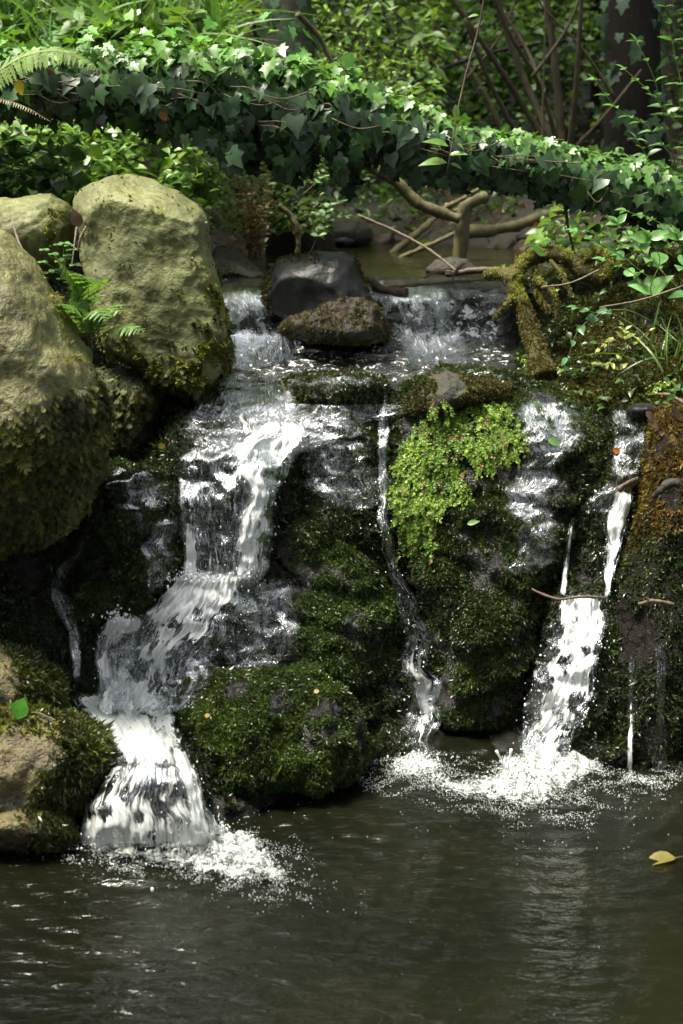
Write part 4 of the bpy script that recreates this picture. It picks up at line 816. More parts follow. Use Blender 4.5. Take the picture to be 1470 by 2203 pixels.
L_, S_ = g2(); frond(L_, S_, [(-90,260,4.35),(-20,170,4.3),(60,120,4.25),(130,112,4.2),(215,152,4.15)], .055, 34, (.22,.34,.08), .002, start=.1, droop=.5, nrm=(0, -.8, .6))
plant('fern', 'single arching pale fern frond at the upper left, over the ivy', 'fern', L_, S_, lm=MAT_FERN, sm=MAT_TWIG)
L_, S_ = g2(); frond(L_, S_, [(-60,205,4.5),(0,213,4.5),(50,228,4.45),(110,262,4.4)], .016, 26, (.25,.22,.08), .002, start=.1, droop=.6)
plant('fern', 'thin yellowing fern frond hanging under the ivy at the left edge', 'fern', L_, S_, lm=MAT_FERN, sm=MAT_TWIG)
# clover like plant in the gap
L_, S_ = g2()
for (x, y) in [(95,536),(122,525),(138,522),(148,527),(112,545),(128,560),(140,555),(90,562),(155,535),(118,580),(145,548),(160,568),(130,598),(105,585)]:
    P = smooth_path([T(135, 600, 3.72), T((135 + x) / 2, (y + 610) / 2 - 12, 3.66), T(x, y, 3.62)], 10); S_.add(*tube(P, .0009, 4))
    for a in (0, 2.1, 4.2):
        a += RNG.uniform(-.3, .3); L_.add(*scat(ROUND, P[-1:], frames(np.array([[math.cos(a), math.sin(a), -.1]]), np.array([[0, -.45, 1.]])), np.array([RNG.uniform(.014, .02)]), jitc((.12, .27, .07), 1, .2)))
plant('clover', 'small clover like plant sprouting between the small and the large boulder', 'plant', L_, S_)
# bright green clump on the broad rock: many leafy stems
poly = [(850,1010),(872,960),(890,940),(905,905),(935,872),(955,858),(975,872),(1015,905),(1000,950),(1035,940),(1020,885),(1050,862),(1085,868),(1100,890),(1120,920),(1118,965),(1095,990),(1070,1000),(1050,1020),(1000,975),(985,990),(1010,1060),(1005,1080),(965,1085),(940,1105),(925,1140),(940,1180),(925,1195),(880,1190),(862,1165),(850,1110),(845,1060)]
px, py = RNG.uniform(835, 1130, 5200), RNG.uniform(850, 1200, 5200); k = pinpoly(px + RNG.normal(size=5200) * 6, py + RNG.normal(size=5200) * 6, poly); px, py = px[k], py[k]
P = []; N = []
for a, b in zip(px, py):
    h, n_ = cast(a, b, 3.8); P.append(h); N.append(n_)
P = np.array(P); N = np.array(N); n = len(P); cl_ = fbm(P * 12, 3)
k = RNG.random(n) < sst(cl_ * .5 + .62, .25, .6); P, N, cl_ = P[k], N[k], cl_[k]; n = len(P); lift = .012 + .045 * np.clip(cl_ + .35, 0, 1.2) * RNG.random(n)
C1 = mixc((.06, .15, .02), (.28, .43, .06), np.clip(RNG.random(n) * .7 + cl_ * .4 + .2, 0, 1)); red = RNG.random(n) < .06; C1[red] = (.30, .20, .09)
LA, SA = g2()
for i in range(5):      # whorls of small leaves stacked on each short hanging stem
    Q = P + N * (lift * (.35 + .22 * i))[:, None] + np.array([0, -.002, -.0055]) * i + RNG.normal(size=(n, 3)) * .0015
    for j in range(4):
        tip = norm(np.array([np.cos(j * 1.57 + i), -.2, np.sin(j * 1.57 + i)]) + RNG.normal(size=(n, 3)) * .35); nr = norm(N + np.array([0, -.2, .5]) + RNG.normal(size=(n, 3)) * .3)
        LA.add(*scat(SMW, Q, frames(tip, nr), RNG.uniform(.0045, .0085, n) * (1.1 - .1 * i), C1 * (1 + .12 * i - .25) ))  # inner whorls darker, outer lighter: depth shading painted into the leaf colour
SA.add(*scat((np.array([(-.06,0,0),(.06,0,0),(0,1,0)]), np.array([(0,1,2)])), P, frames(N + np.array([0, 0, -.3]), rdir(n)), lift * 1.3, (.08, .12, .02)))
plant('leafy_clump', 'bright yellow green leafy clump growing on the face of the broad wet rock', 'plant', LA, SA)
def clump_at(label, pts, spread, n, c1=(.12, .24, .025), c2=(.34, .46, .06), size=.008, name='moss_tuft'):
    LA = Acc(); 
    for (x, y, Yd) in pts:
        a, b = RNG.normal(x, spread, n), RNG.normal(y, spread * .5, n); Q = []; NN = []
        for u, v in zip(a, b):
            h, nn = cast(u, v, Yd); Q.append(h); NN.append(nn)
        Q = np.array(Q); NN = np.array(NN); Q = Q + NN * RNG.uniform(.002, .018, n)[:, None]
        for j in range(3): LA.add(*scat(SMW, Q, frames(norm(rdir(n, -.2)), norm(NN + rdir(n) * .5)), RNG.uniform(.6, 1.2, n) * size, mixc(c1, c2, RNG.random(n))))
    return tag(LA.build(name, MAT_LEAF), label, 'moss')
clump_at('bright green moss tuft at the foot of the mossy root above the broad rock', [(1150,795,4.15),(1175,812,4.1),(1140,780,4.2)], 13, 90)
clump_at('yellow green tuft on top of the mossy bank above the stump', [(1415,842,4.0),(1440,838,4.0)], 12, 60)

# ------------------------------------------------------------ ivy covered log across the stream
ivp = np.array([(-300,140,58),(-150,160,60),(0,180,62),(200,192,58),(450,210,72),(600,238,84),(750,268,76),(900,302,58),(1000,328,46),(1150,360,48),(1300,395,48),(1470,445,58),(1650,480,66),(1800,510,66)], float)
def ivyc(px): return np.interp(px, ivp[:, 0], ivp[:, 1]), np.interp(px, ivp[:, 0], ivp[:, 2])
IY = 4.85
xx = np.linspace(-300, 1800, 70); yy, hh = ivyc(xx); LP = T(xx, yy + 8 + 8 * np.sin(xx / 90), IY + .04); v_, f_ = tube(LP, np.interp(xx, [-300, 600, 1800], [.085, .07, .035]), 12, .25, ns=14)
tag(mk('fallen_log', v_, f_, MAT_BARK), 'long fallen log arching over the stream, hidden under ivy leaves', 'log')
LA, SA = g2()
def ivy_leaves(n, phi, px0=-260, px1=1760, size=.08, cols=((.03, .085, .022), (.012, .04, .014)), rad=(.75, 1.1), bias=None, spread=.3, upn=.35, proto=IVY, dens=None):
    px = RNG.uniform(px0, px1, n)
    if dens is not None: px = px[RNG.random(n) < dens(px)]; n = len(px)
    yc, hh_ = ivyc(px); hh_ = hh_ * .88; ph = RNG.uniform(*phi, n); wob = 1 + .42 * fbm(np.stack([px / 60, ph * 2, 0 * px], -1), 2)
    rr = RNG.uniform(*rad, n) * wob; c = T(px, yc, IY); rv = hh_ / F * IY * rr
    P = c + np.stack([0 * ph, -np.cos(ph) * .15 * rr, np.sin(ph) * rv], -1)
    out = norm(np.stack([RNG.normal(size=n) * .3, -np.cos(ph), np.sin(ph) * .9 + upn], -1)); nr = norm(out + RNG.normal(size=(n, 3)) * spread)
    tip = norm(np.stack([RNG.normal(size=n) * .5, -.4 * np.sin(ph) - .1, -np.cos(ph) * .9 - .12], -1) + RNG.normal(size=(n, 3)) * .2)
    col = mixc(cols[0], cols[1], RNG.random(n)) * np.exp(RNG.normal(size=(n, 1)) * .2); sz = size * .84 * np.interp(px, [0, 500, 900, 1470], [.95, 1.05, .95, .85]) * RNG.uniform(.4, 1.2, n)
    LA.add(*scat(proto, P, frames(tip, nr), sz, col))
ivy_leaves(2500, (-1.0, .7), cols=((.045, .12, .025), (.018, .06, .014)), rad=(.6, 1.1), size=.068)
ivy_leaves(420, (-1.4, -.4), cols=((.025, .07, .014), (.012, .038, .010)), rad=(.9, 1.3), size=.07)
ivy_leaves(3300, (.4, 2.4), cols=((.09, .20, .045), (.05, .13, .03)), upn=.9, spread=.4, size=.066)  # top leaves paler: light from above painted into the tint
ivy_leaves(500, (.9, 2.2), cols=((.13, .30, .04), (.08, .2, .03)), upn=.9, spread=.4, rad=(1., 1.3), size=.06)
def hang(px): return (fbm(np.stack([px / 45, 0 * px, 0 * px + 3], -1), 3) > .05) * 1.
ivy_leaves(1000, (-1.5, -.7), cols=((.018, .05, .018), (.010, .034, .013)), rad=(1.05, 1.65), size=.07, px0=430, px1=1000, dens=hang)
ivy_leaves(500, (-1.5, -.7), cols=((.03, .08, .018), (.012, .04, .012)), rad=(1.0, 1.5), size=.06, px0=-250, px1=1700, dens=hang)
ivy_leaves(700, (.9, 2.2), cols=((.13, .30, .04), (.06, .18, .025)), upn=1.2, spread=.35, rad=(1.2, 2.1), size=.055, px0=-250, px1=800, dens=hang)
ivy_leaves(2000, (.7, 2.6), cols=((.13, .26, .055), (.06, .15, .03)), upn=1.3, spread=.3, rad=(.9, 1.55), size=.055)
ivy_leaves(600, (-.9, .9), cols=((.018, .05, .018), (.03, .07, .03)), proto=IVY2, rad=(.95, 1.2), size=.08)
ivy_leaves(550, (-2.4, -.6), cols=((.012, .035, .012), (.008, .025, .01)), rad=(.3, .95), size=.09)  # underside leaves near black: shade below the band painted into the tint
for i in range(46):
    x = RNG.uniform(-100, 1600); yc, hc = ivyc(x); a = RNG.uniform(-.5, .5) * hc; e = RNG.uniform(40, 130); Yq = IY - .17
    P = smooth_path([T(x, yc + a, Yq), T(x + e * .5, yc + a + RNG.uniform(-8, 30), Yq - .02), T(x + e, yc + a + RNG.uniform(-10, 40), Yq)], 10); SA.add(*tube(P, .0018, 4))
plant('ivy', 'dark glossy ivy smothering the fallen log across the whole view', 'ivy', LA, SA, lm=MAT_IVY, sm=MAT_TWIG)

# ------------------------------------------------------------ trees
def crown(rx, rz, nclump, nleaf, size, c1, c2, seed):
    global RNG
    keep = RNG; RNG = np.random.default_rng(seed); a = Acc(); d = rdir(nclump) * (RNG.random((nclump, 1)) ** .4) * np.array([rx, rx, rz])
    for p in d:
        q = p + RNG.normal(size=(nleaf, 3)) * np.array([.35, .35, .22]) * rx / 1.8; col = mixc(c1, c2, RNG.random(nleaf)) * RNG.uniform(.7, 1.25)
        a.add(*scat(SMW, q, upleaf(nleaf, .6), RNG.uniform(.6, 1.2, nleaf) * size, col))
    RNG = keep; return a, d
def tree(label, base, path, r0, r1, crown_spec=None, group=None, mat=None, name='tree', limbs=0, seed=0):
    t = thing(name, label, 'tree', base, group); P = smooth_path(path, 40); rr = np.linspace(r0, r1, 40); rr[:4] *= np.array([1.5, 1.28, 1.12, 1.04])
    v, f = tube(P, rr, 12, .16, ns=6); A = Acc().add(v, f); top = P[-1]
    if crown_spec:
        a, d = crown(*crown_spec, seed)
        for q in d[:limbs]:
            s = P[RNG.integers(24, 39)]; A.add(*tube(smooth_path([s, (s + top + q) / 2 + [0, 0, -.2], top + q], 10), np.linspace(r1 * .6, .01, 10), 5, .1))
        a.V = [v_ + top for v_ in a.V]; a.build('crown', MAT_CANOPY, t)
    A.build('trunk', mat or MAT_BARK, t); return t
tB = tree('mossy ivy clad trunk rising behind the ivy log, left of centre', T(650,560,6.6), [T(650,575,6.6), T(648,420,6.65), T(628,200,6.7), T(618,0,6.8), np.array([.1,7.3,5.5]), np.array([.5,7.6,8.5])], .115, .07, (2.0, 1.2, 30, 70, .13, MG, DG), limbs=10, seed=1)
tA = tree('brown trunk in the background left of the ivy clad trunk', T(420,150,8.6), [T(430,260,8.6), T(425,100,8.6), T(400,-60,8.7), np.array([-3.4,9.8,8.5])], .13, .08, (2.0, 1.4, 30, 70, .13, MG, DG), limbs=10, seed=2)
tC = tree('thick dark trunk in the background at the right', T(1362,380,7.8), [T(1368,420,7.8), T(1362,200,7.8), T(1352,0,7.9), np.array([1.9,8.3,4.5]), np.array([2.2,8.6,7.])], .15, .1, (2.2, 1.5, 36, 70, .13, MG, DG), limbs=12, seed=3, mat=MAT_BARKD)
tD = tree('slim trunk standing just left of the ivy clad trunk', T(545,150,7.6), [T(560,270,7.6), T(545,100,7.6), T(530,-60,7.7), np.array([-.9,8.0,5.5])], .04, .03, (1.0, .9, 6, 60, .11, MG, DG), limbs=5, seed=4)
tE = tree('trunk at the far right edge of the background', T(1465,200,9.5), [T(1468,380,9.5), T(1460,100,9.5), T(1455,-60,9.6), np.array([2.9,9.9,6.5])], .10, .07, (2.0, 1.3, 26, 70, .13, MG, DG), limbs=8, seed=5)
# ivy on the trunks
LA = Acc()
for pts, n, r in [([(645,480,6.5),(628,200,6.55),(618,0,6.65)], 90, .13), ([(1362,330,7.65),(1352,0,7.75)], 40, .17)]:
    P = smooth_path([T(*p) for p in pts] if len(pts) > 2 else [T(*pts[0]), T(*pts[1])], 100)[RNG.integers(0, 100, n)]; a = RNG.uniform(-math.pi * .9, -.1, n); P = P + np.stack([np.cos(a) * r, np.sin(a) * r, 0 * a], -1)
    LA.add(*scat(IVY, P, frames(norm(np.stack([RNG.normal(size=n) * .4, -.3 + 0 * a, -1 + 0 * a], -1)), norm(np.stack([np.cos(a), np.sin(a), .5 + 0 * a], -1) + RNG.normal(size=(n, 3)) * .3)), RNG.uniform(.05, .09, n), mixc((.03, .08, .025), (.015, .045, .016), RNG.random(n))))
    if n == 90: tag(LA.build('ivy', MAT_IVY), 'ivy climbing the mossy trunk left of centre', 'ivy'); LA = Acc()
    else: tag(LA.build('ivy', MAT_IVY), 'ivy climbing the thick dark trunk at the right', 'ivy')
# multi stemmed hazel behind the log
t = thing('hazel', 'many stemmed bare hazel fanning out behind the log, right of centre', 'tree', T(1205,345,7.4))
for pts, r0 in [([(1190,330,7.4),(1130,235,7.4),(1050,110,7.3),(930,-60,7.2)],.018), ([(1200,330,7.4),(1120,150,7.5),(1070,0,7.5),(1050,-80,7.5)],.024), ([(1212,330,7.4),(1192,120,7.4),(1165,-70,7.4)],.026), ([(1205,330,7.4),(1160,180,7.3),(1090,60,7.2),(1040,-70,7.1)],.013), ([(1225,330,7.4),(1240,180,7.3),(1255,-70,7.2)],.018), ([(1230,325,7.4),(1300,250,7.4),(1380,150,7.5)],.010), ([(1215,330,7.4),(1175,220,7.6),(1140,120,7.8),(1020,-60,7.9)],.014), ([(1190,325,7.4),(1120,290,7.3),(1060,190,7.2),(1000,40,7.1)],.016)]:
    v, f = ptube(pts, r0, r0 * .55, 30, 8, .12); mk('stem', v, f, MAT_HAZEL, t)
for lb, pts, r0 in [('thin dark branch slanting across the background right of centre', [(800,235,8.2),(950,150,8.2),(1090,105,8.2),(1230,85,8.3)],.014), ('thin sapling stem left of the hazel', [(1090,300,8.4),(1030,180,8.4),(940,60,8.4),(880,-60,8.4)],.02), ('straight thin sapling stem just right of the ivy clad trunk', [(700,250,7.0),(672,90,7.1),(660,-60,7.1)],.012), ('pale broken branch leaning beside the ivy clad trunk', [(640,30,6.4),(690,85,6.5),(720,140,6.5)],.014), ('thin straight sapling stem left of the ivy clad trunk', [(560,160,6.9),(548,60,6.9),(540,-60,6.9)],.012)]:
    v, f = ptube(pts, r0, r0 * .6, 24, 7, .12); tag(mk('branch', v, f, MAT_BARKL if 'pale' in lb or 'left of the hazel' in lb else MAT_BARK), lb, 'branch')
for i in range(16):
    x0 = RNG.uniform(560, 1450); y0 = RNG.uniform(150, 330); Yb = RNG.uniform(6.9, 8.2); dx = RNG.uniform(-260, 260)
    v, f = ptube([(x0, y0, Yb), (x0 + dx * .4 + RNG.uniform(-20, 20), y0 - 110, Yb), (x0 + dx * .75, y0 - 220, Yb), (x0 + dx, y0 - 400, Yb)], RNG.uniform(.005, .011), .003, 26, 6, .2)
    tag(mk('branch', v, f, MAT_HAZEL), 'thin bare twiggy branch tangled in the shady background above the ivy', 'branch', 'thin bare branches in the background')
# forest behind and around: one tree built, then copied
protoT = tree('slender forest tree standing behind and around the stream', (0, 0, 0), [np.array([0,0,-.6]), np.array([.05,0,2]), np.array([-.05,.1,5]), np.array([.1,0,6.6])], .13, .06, (1.9, 2.6, 70, 60, .15, MG, DG), 'forest trees on the slope behind', limbs=18, seed=11, name='forest_tree')
lowT = tree('bushy young tree filling the ground behind and around the stream', (0, 0, 0), [np.array([0,0,-.5]), np.array([.05,0,.8]), np.array([0,.1,1.6])], .06, .03, (1.5, 1.5, 60, 60, .11, MG, DG), 'bushy young trees on the slope behind', limbs=14, seed=12, name='young_tree')
def place(root, loc, rz, s, label=None):
    r = root.copy(); C.objects.link(r); r.location = loc; r.rotation_euler = (0, 0, rz); r.scale = (s, s, s)
    for ch in root.children:
        c = ch.copy(); C.objects.link(c); c.parent = r
    if label: r['label'] = label
    return r
spots = [(-7.5,11),(-3.6,15),(-1.4,15),(.9,14),(3.2,13),(5.6,11.5),(7.5,14),(-8,14.5),(2.2,17),(-3,18),(5.5,18),(-7.5,7.5),(6,7),(-.4,19.5)]
for i, (x, y) in enumerate(spots):
    z = float(H(np.array([x]), np.array([float(y)]), False)[0]); 
    if i == 0: protoT.location = (x, y, z)
    else: place(protoT, (x, y, z), i * 1.3, RNG.uniform(.9, 1.25))
for x, y, s in [(-5.6,1.5,1.),(5.4,2.,1.),(-4.5,-2.,1.1),(4.5,-2.5,1.),(0.5,-5,1.15),(-2.2,-6.5,1.)]:  # unseen trees beside and behind the camera, added to darken rock reflections
    place(protoT, (x, y, float(H(np.array([float(x)]), np.array([float(y)]), False)[0])), x * 2 + y, s)
for x, y, s in [(-3,-3.5,1.),(2.4,-3.2,.95),(-.4,-3.8,1.1),(3.6,.2,1.),(-5,-5,1.2),(3.5,-6,1.2),(5.5,4.6,1.),(1.2,-7.5,1.2),(2.8,6.9,1.15),(.9,-1.6,1.2)]:  # more unseen trees, added as canopy that breaks up the sky reflections
    place(protoT, (x, y, float(H(np.array([float(x)]), np.array([float(y)]), False)[0])), x * 3 + y, s)
for x, y, s in [(-3.2,-2.5,1.),(-1.2,-4.2,1.1),(1.,-4.4,1.),(3.,-2.2,1.),(-3.6,0.4,.8),(3.8,1.6,.8)]:  # unseen low trees around the camera, added to darken reflections near the horizon
    place(lowT, (x, y, float(H(np.array([float(x)]), np.array([float(y)]), False)[0])), x * 3 + y, s)
for i, (x, y, s) in enumerate([(-3.6,10.6,.7),(-1.9,11.4,.8),(-.6,11.2,.8),(.6,10.6,.75),(1.9,11,.85),(3.2,10.2,.9),(4.5,9.5,.8),(-6.2,9.4,.9),(-.1,13,1.),(1.6,13.4,1.1),(-2.6,12.5,1.),(3.2,12.2,1.),(2.7,8.9,.5),(-5.5,11,1.),(6,9.2,1.)]):
    z = float(H(np.array([x]), np.array([float(y)]), False)[0])
    if i == 0: lowT.location = (x, y, z); lowT.scale = (s, s, s)
    else: place(lowT, (x, y, z), i * 2.1, s)
# ------------------------------------------------------------ undergrowth masses
A = Acc()
volume_leaves(A, 6000, (-350, 480), (250, 450), (5.1, 6.3), OVALW, .042, (.22, .38, .09), MG, 4, .3, .5, seed=1)
volume_leaves(A, 900, (-350, 200), (300, 480), (4.7, 5.3), OVALW, .06, MG, DG, 4, .3, .5, seed=2)
volume_leaves(A, 2600, (430, 700), (320, 500), (5.8, 6.6), OVAL, .034, MG, (.12, .13, .04), 5, .36, .55, seed=3)
o = A.build('undergrowth', MAT_LEAF); stuff(o, 'dense small leaved undergrowth on the left bank behind the boulders', 'undergrowth')
A = Acc()
volume_leaves(A, 3800, (-350, 520), (-60, 200), (6.2, 8.0), OVALW, .055, LG, MG, 3, .3, .5, seed=4)
volume_leaves(A, 700, (-200, 460), (20, 180), (5.4, 6.2), IVY, .075, LG, MG, 3, .3, .5, seed=5)
n = 900; px, py, Y = RNG.uniform(-300, 480, n), RNG.uniform(60, 240, n), RNG.uniform(5.6, 7.6, n); P = T(px, py, Y)
for j in range(3): A.add(*scat(BL[j], P[j::3], frames(norm(np.array([0, -.1, 1.]) + RNG.normal(size=(len(P[j::3]), 3)) * .4), rdir(len(P[j::3]))), RNG.uniform(.2, .5, len(P[j::3])), jitc((.09, .2, .04), len(P[j::3]), .3)))
o = A.build('undergrowth', MAT_LEAF); stuff(o, 'grassy leafy undergrowth above the ivy at the upper left', 'undergrowth')
A = Acc()
volume_leaves(A, 14000, (450, 1900), (-80, 330), (8.0, 10.5), SMW, .05, (.075, .15, .028), (.016, .036, .010), 1.6, .46, .64, seed=6)
volume_leaves(A, 9000, (-400, 1900), (-80, 330), (10.5, 13.5), SMW, .07, (.045, .10, .02), (.015, .035, .01), 1.4, .42, .6, seed=7)
volume_leaves(A, 3500, (430, 950), (-40, 270), (6.8, 8.0), OVAL, .05, (.20, .36, .06), (.10, .2, .04), 2.2, .42, .6, seed=16)
o = A.build('background_foliage', MAT_CANOPY); stuff(o, 'dim foliage of the forest behind the stream', 'foliage')
A = Acc()
volume_leaves(A, 1500, (1150, 1900), (430, 560), (5.0, 6.2), OVALW, .045, LG, DG, 4, .4, .55, seed=8)
volume_leaves(A, 600, (1180, 1600), (470, 600), (4.5, 5.0), OVALW, .034, MG, DG, 5, .42, .6, seed=9)
volume_leaves(A, 3000, (700, 1500), (370, 530), (7.4, 9.4), OVAL, .05, MG, DG, 3, .42, .58, seed=10)
n = 160; a_, b_ = RNG.uniform(1190, 1540, n), RNG.uniform(590, 880, n); Q = []; NN = []
for u, v in zip(a_, b_):
    h, nn = cast(u, v, 4.2); Q.append(h); NN.append(nn)
Q = np.array(Q); NN = np.array(NN); k = patchy(Q, 6, .42, .6, 71) & (Q[:, 1] < 5); Q, NN = Q[k], NN[k]; n = len(Q)
for j in range(3): A.add(*scat(OVALW, Q + NN * RNG.uniform(.004, .05, n)[:, None] + RNG.normal(size=(n, 3)) * .012, upleaf(n, .4, fwd=-.5), RNG.uniform(.012, .032, n), jitc((.035, .08, .015), n, .4)))  # leaf tint darkened to paint in the deep shade on this bank
o = A.build('undergrowth', MAT_LEAF); stuff(o, 'low leafy undergrowth on the right bank below the ivy', 'undergrowth')
# leaf litter on the forest floor
n = 5000; x, y = RNG.uniform(-3, 4, n), RNG.uniform(5.3, 11, n); k = np.abs(x - xc(y)) > hw(y) * .95; x, y = x[k], y[k]; P = np.stack([x, y, H(x, y, False) + RNG.uniform(0, .05, len(x))], -1)
A = Acc().add(*scat(SMW, P, upleaf(len(P), .5), RNG.uniform(.03, .07, len(P)), jitc((.085, .06, .03), len(P), .4)))
stuff(A.build('leaf_litter', MAT_LEAF), 'brown dead leaves covering the forest floor behind', 'leaf litter')
# ------------------------------------------------------------ single plants
L_, S_ = g2()
for i in range(14):
    x0 = 690 + i * 13; t0 = RNG.uniform(20, 150)
    sprig(L_, S_, [(x0, 300, 6.1), (x0 + RNG.uniform(-20, 30), 220, 6.05), (x0 + RNG.uniform(-30, 50), t0, 6.0)], .003, 8, .05, OVAL, (.2, .36, .06), .15, ang=1.05)
plant('shrub', 'young shrub with bright yellow green paired leaves just above the ivy at centre', 'shrub', L_, S_, sm=MAT_TWIG)
L_, S_ = g2()
for pts, n in [([(1470,420,4.9),(1440,300,4.85),(1400,150,4.8),(1370,90,4.8)],9), ([(1500,380,4.8),(1470,200,4.75),(1440,60,4.75),(1420,-40,4.7)],10), ([(1440,330,4.9),(1390,270,4.85),(1330,235,4.8),(1280,172,4.75)],7), ([(1520,330,4.8),(1490,180,4.7),(1480,20,4.7)],9), ([(1450,260,4.85),(1400,200,4.8),(1345,150,4.8)],6), ([(1440,420,4.9),(1400,350,4.9),(1370,300,4.9)],7)]:
    sprig(L_, S_, pts, .003, n, .075, OVAL, (.09, .21, .05), .12, ang=1.15)
plant('shrub', 'tall leafy shrub with oval green leaves at the upper right edge', 'shrub', L_, S_)
L_, S_ = g2()
for pts, s_, n in [([(1440,700,4.35),(1400,620,4.3),(1420,560,4.28),(1400,515,4.25)],.085,3), ([(1500,720,4.3),(1480,600,4.25),(1460,515,4.2)],.095,3), ([(1420,660,4.4),(1350,580,4.35),(1300,560,4.35)],.055,4), ([(1400,600,4.5),(1320,540,4.5),(1240,500,4.5)],.055,5), ([(1480,640,4.4),(1400,560,4.4),(1330,480,4.4)],.055,5), ([(1500,560,4.5),(1420,480,4.5),(1350,455,4.5)],.06,5)]:
    sprig(L_, S_, pts, .0025, n, s_ * 1.35, OVALW, (.11, .25, .07), .4, ang=1.1, face=(0, -.6, 1.))
plant('leafy_plant', 'pale green broad leaved plant on the right bank above the mossy slope', 'plant', L_, S_)
L_, S_ = g2()
sprig(L_, S_, [(1400,690,4.1),(1350,668,4.05),(1290,676,3.98),(1245,710,3.95),(1222,770,3.95)], .002, 5, .052, OVALW, (.07, .18, .06), .5, ang=.9, face=(0, -.8, .7))
sprig(L_, S_, [(1290,676,3.98),(1262,668,3.97),(1240,662,3.97)], .0015, 2, .055, OVALW, (.07, .18, .06), .5, face=(0, -.8, .7))
plant('trailing_sprig', 'blue green leafed sprig arching down from the right bank', 'plant', L_, S_)
L_, S_ = g2()
for pts in [[(1338,840,3.98),(1335,760,3.95),(1345,730,3.93)], [(1335,770,3.95),(1305,785,3.93),(1285,782,3.92)], [(1340,760,3.95),(1370,735,3.94),(1398,712,3.94)], [(1340,750,3.95),(1320,730,3.94),(1290,750,3.93)], [(1340,745,3.95),(1345,710,3.94),(1340,700,3.94)]]:
    sprig(L_, S_, pts, .0013, 4, .036, OVAL, (.30, .34, .08), .4, ang=.95, face=(0, -.8, .7))
plant('yellow_sprig', 'small twig with yellow green leaves beside the gully on the right bank', 'plant', L_, S_, sm=MAT_TWIG)
for lb, cx, cy, Yd, n, h in [('tuft of long grass at the right edge above the mossy bank', 1468, 790, 4.1, 30, .2), ('tuft of drooping grass left of the dead orange leaves', 415, 420, 5.6, 90, .22), ('tuft of grass behind the small boulder', 20, 70, 6.2, 120, .5), ('tall grass blades at the upper left', 300, 130, 6.0, 160, .6)]:
    A = Acc(); b = T(cx, cy, Yd); P = b + RNG.normal(size=(n, 3)) * np.array([.06, .05, .01]) * (h / .22) ** .7
    for j in range(3): q = P[j::3]; A.add(*scat(BL[j], q, frames(norm(np.array([0, -.15, 1.]) + RNG.normal(size=(len(q), 3)) * .38), rdir(len(q))), RNG.uniform(.5, 1.1, len(q)) * h, jitc((.10, .19, .045), len(q), .25)))
    tag(A.build('grass_tuft', MAT_LEAF), lb, 'grass')
L_, S_ = g2(); n = 260
for i in range(14):
    x0 = RNG.uniform(520, 575); sprig(L_, S_, [(545 + RNG.normal() * 12, 560, 5.7), (x0, 490, 5.65), (x0 + RNG.uniform(-25, 25), RNG.uniform(405, 480), 5.6)], .0022, 9, .036, OVAL, (.30, .17, .07) if i % 2 else (.26, .20, .10), .2, ang=1.0, jit=.6)
plant('dead_shrub', 'withered little shrub with dry orange and tan leaves behind the stream', 'shrub', L_, S_, sm=MAT_TWIG)
L_, S_ = g2()
for pts in [[(660,560,5.5),(690,500,5.45),(715,470,5.4),(770,465,5.35)], [(700,490,5.42),(705,445,5.4),(740,432,5.35)], [(705,480,5.42),(690,460,5.4),(680,458,5.4)], [(650,420,5.3),(700,380,5.3),(740,378,5.25)]]:
    sprig(L_, S_, pts, .0015, 6, .04, ROUND, (.20, .34, .16), .35, ang=1.2)
plant('leafy_sprig', 'sprig of round pale leaves hanging above the black boulder', 'plant', L_, S_, sm=MAT_TWIG)
L_, S_ = g2()
for pts in [[(395,120,5.6),(440,90,5.55),(495,62,5.5)], [(380,130,5.6),(400,105,5.6),(385,95,5.55)]]: sprig(L_, S_, pts, .002, 6, .055, OVALW, (.16, .40, .04), .2, ang=1.)
plant('leafy_sprig', 'vivid light green leaf spray in front of the brown trunk at the upper left', 'plant', L_, S_)
L_, S_ = g2()
for i in range(7):
    x0 = RNG.uniform(270, 420); sprig(L_, S_, [(x0, 170, 5.9), (x0 + 5, 100, 5.85), (x0 + RNG.uniform(-20, 20), RNG.uniform(30, 80), 5.8)], .003, 4, .10, OVALW, (.12, .25, .12), .5, ang=1.35)
plant('leafy_plant', 'broad leaved plant with pale blue green leaves behind the ivy at the upper left', 'plant', L_, S_)
L_, S_ = g2()
for i in range(8):
    x0 = -20 + i * 22; sprig(L_, S_, [(x0, 430, 5.0), (x0 + 5, 370, 4.95), (x0 + RNG.uniform(-20, 20), RNG.uniform(290, 350), 4.95)], .003, 5, .07, OVALW, (.05, .15, .04), .3, ang=1.2)
plant('nettle', 'dark green nettle like plants above the small boulder at the left edge', 'plant', L_, S_)
# small tufts of leaves that poke out of the rock moss
# ------------------------------------------------------------ hanging bramble, branches, twigs, roots
L_, S_ = g2(); P = smooth_path([T(1048,-40,3.9), T(1030,60,3.9), T(1000,170,3.88), T(985,240,3.86), T(975,300,3.85), T(962,372,3.84)], 30); S_.add(*tube(P, np.linspace(.0028, .0022, 30), 6, .2, ns=90))
for (x, y, dx, dy, s_) in [(980,225,.1,1,.045),(978,290,.4,.9,.03),(965,315,-.9,-.35,.07),(962,350,-1.,-.1,.075),(966,335,.9,-.25,.05),(968,352,.9,.2,.035),(1030,33,-1,0,.028),(980,305,.8,.5,.03)]:
    L_.add(*scat(OVAL, T(x, y, 3.84)[None], frames(np.array([[dx, -.3, -dy]]), np.array([[.2, -.5, .8]])), np.array([s_]), jitc((.13, .26, .05), 1, .15)))
plant('hanging_vine', 'thin stem with a few ragged green leaves hanging in front of the ivy', 'vine', L_, S_, sm=MAT_TWIGD)
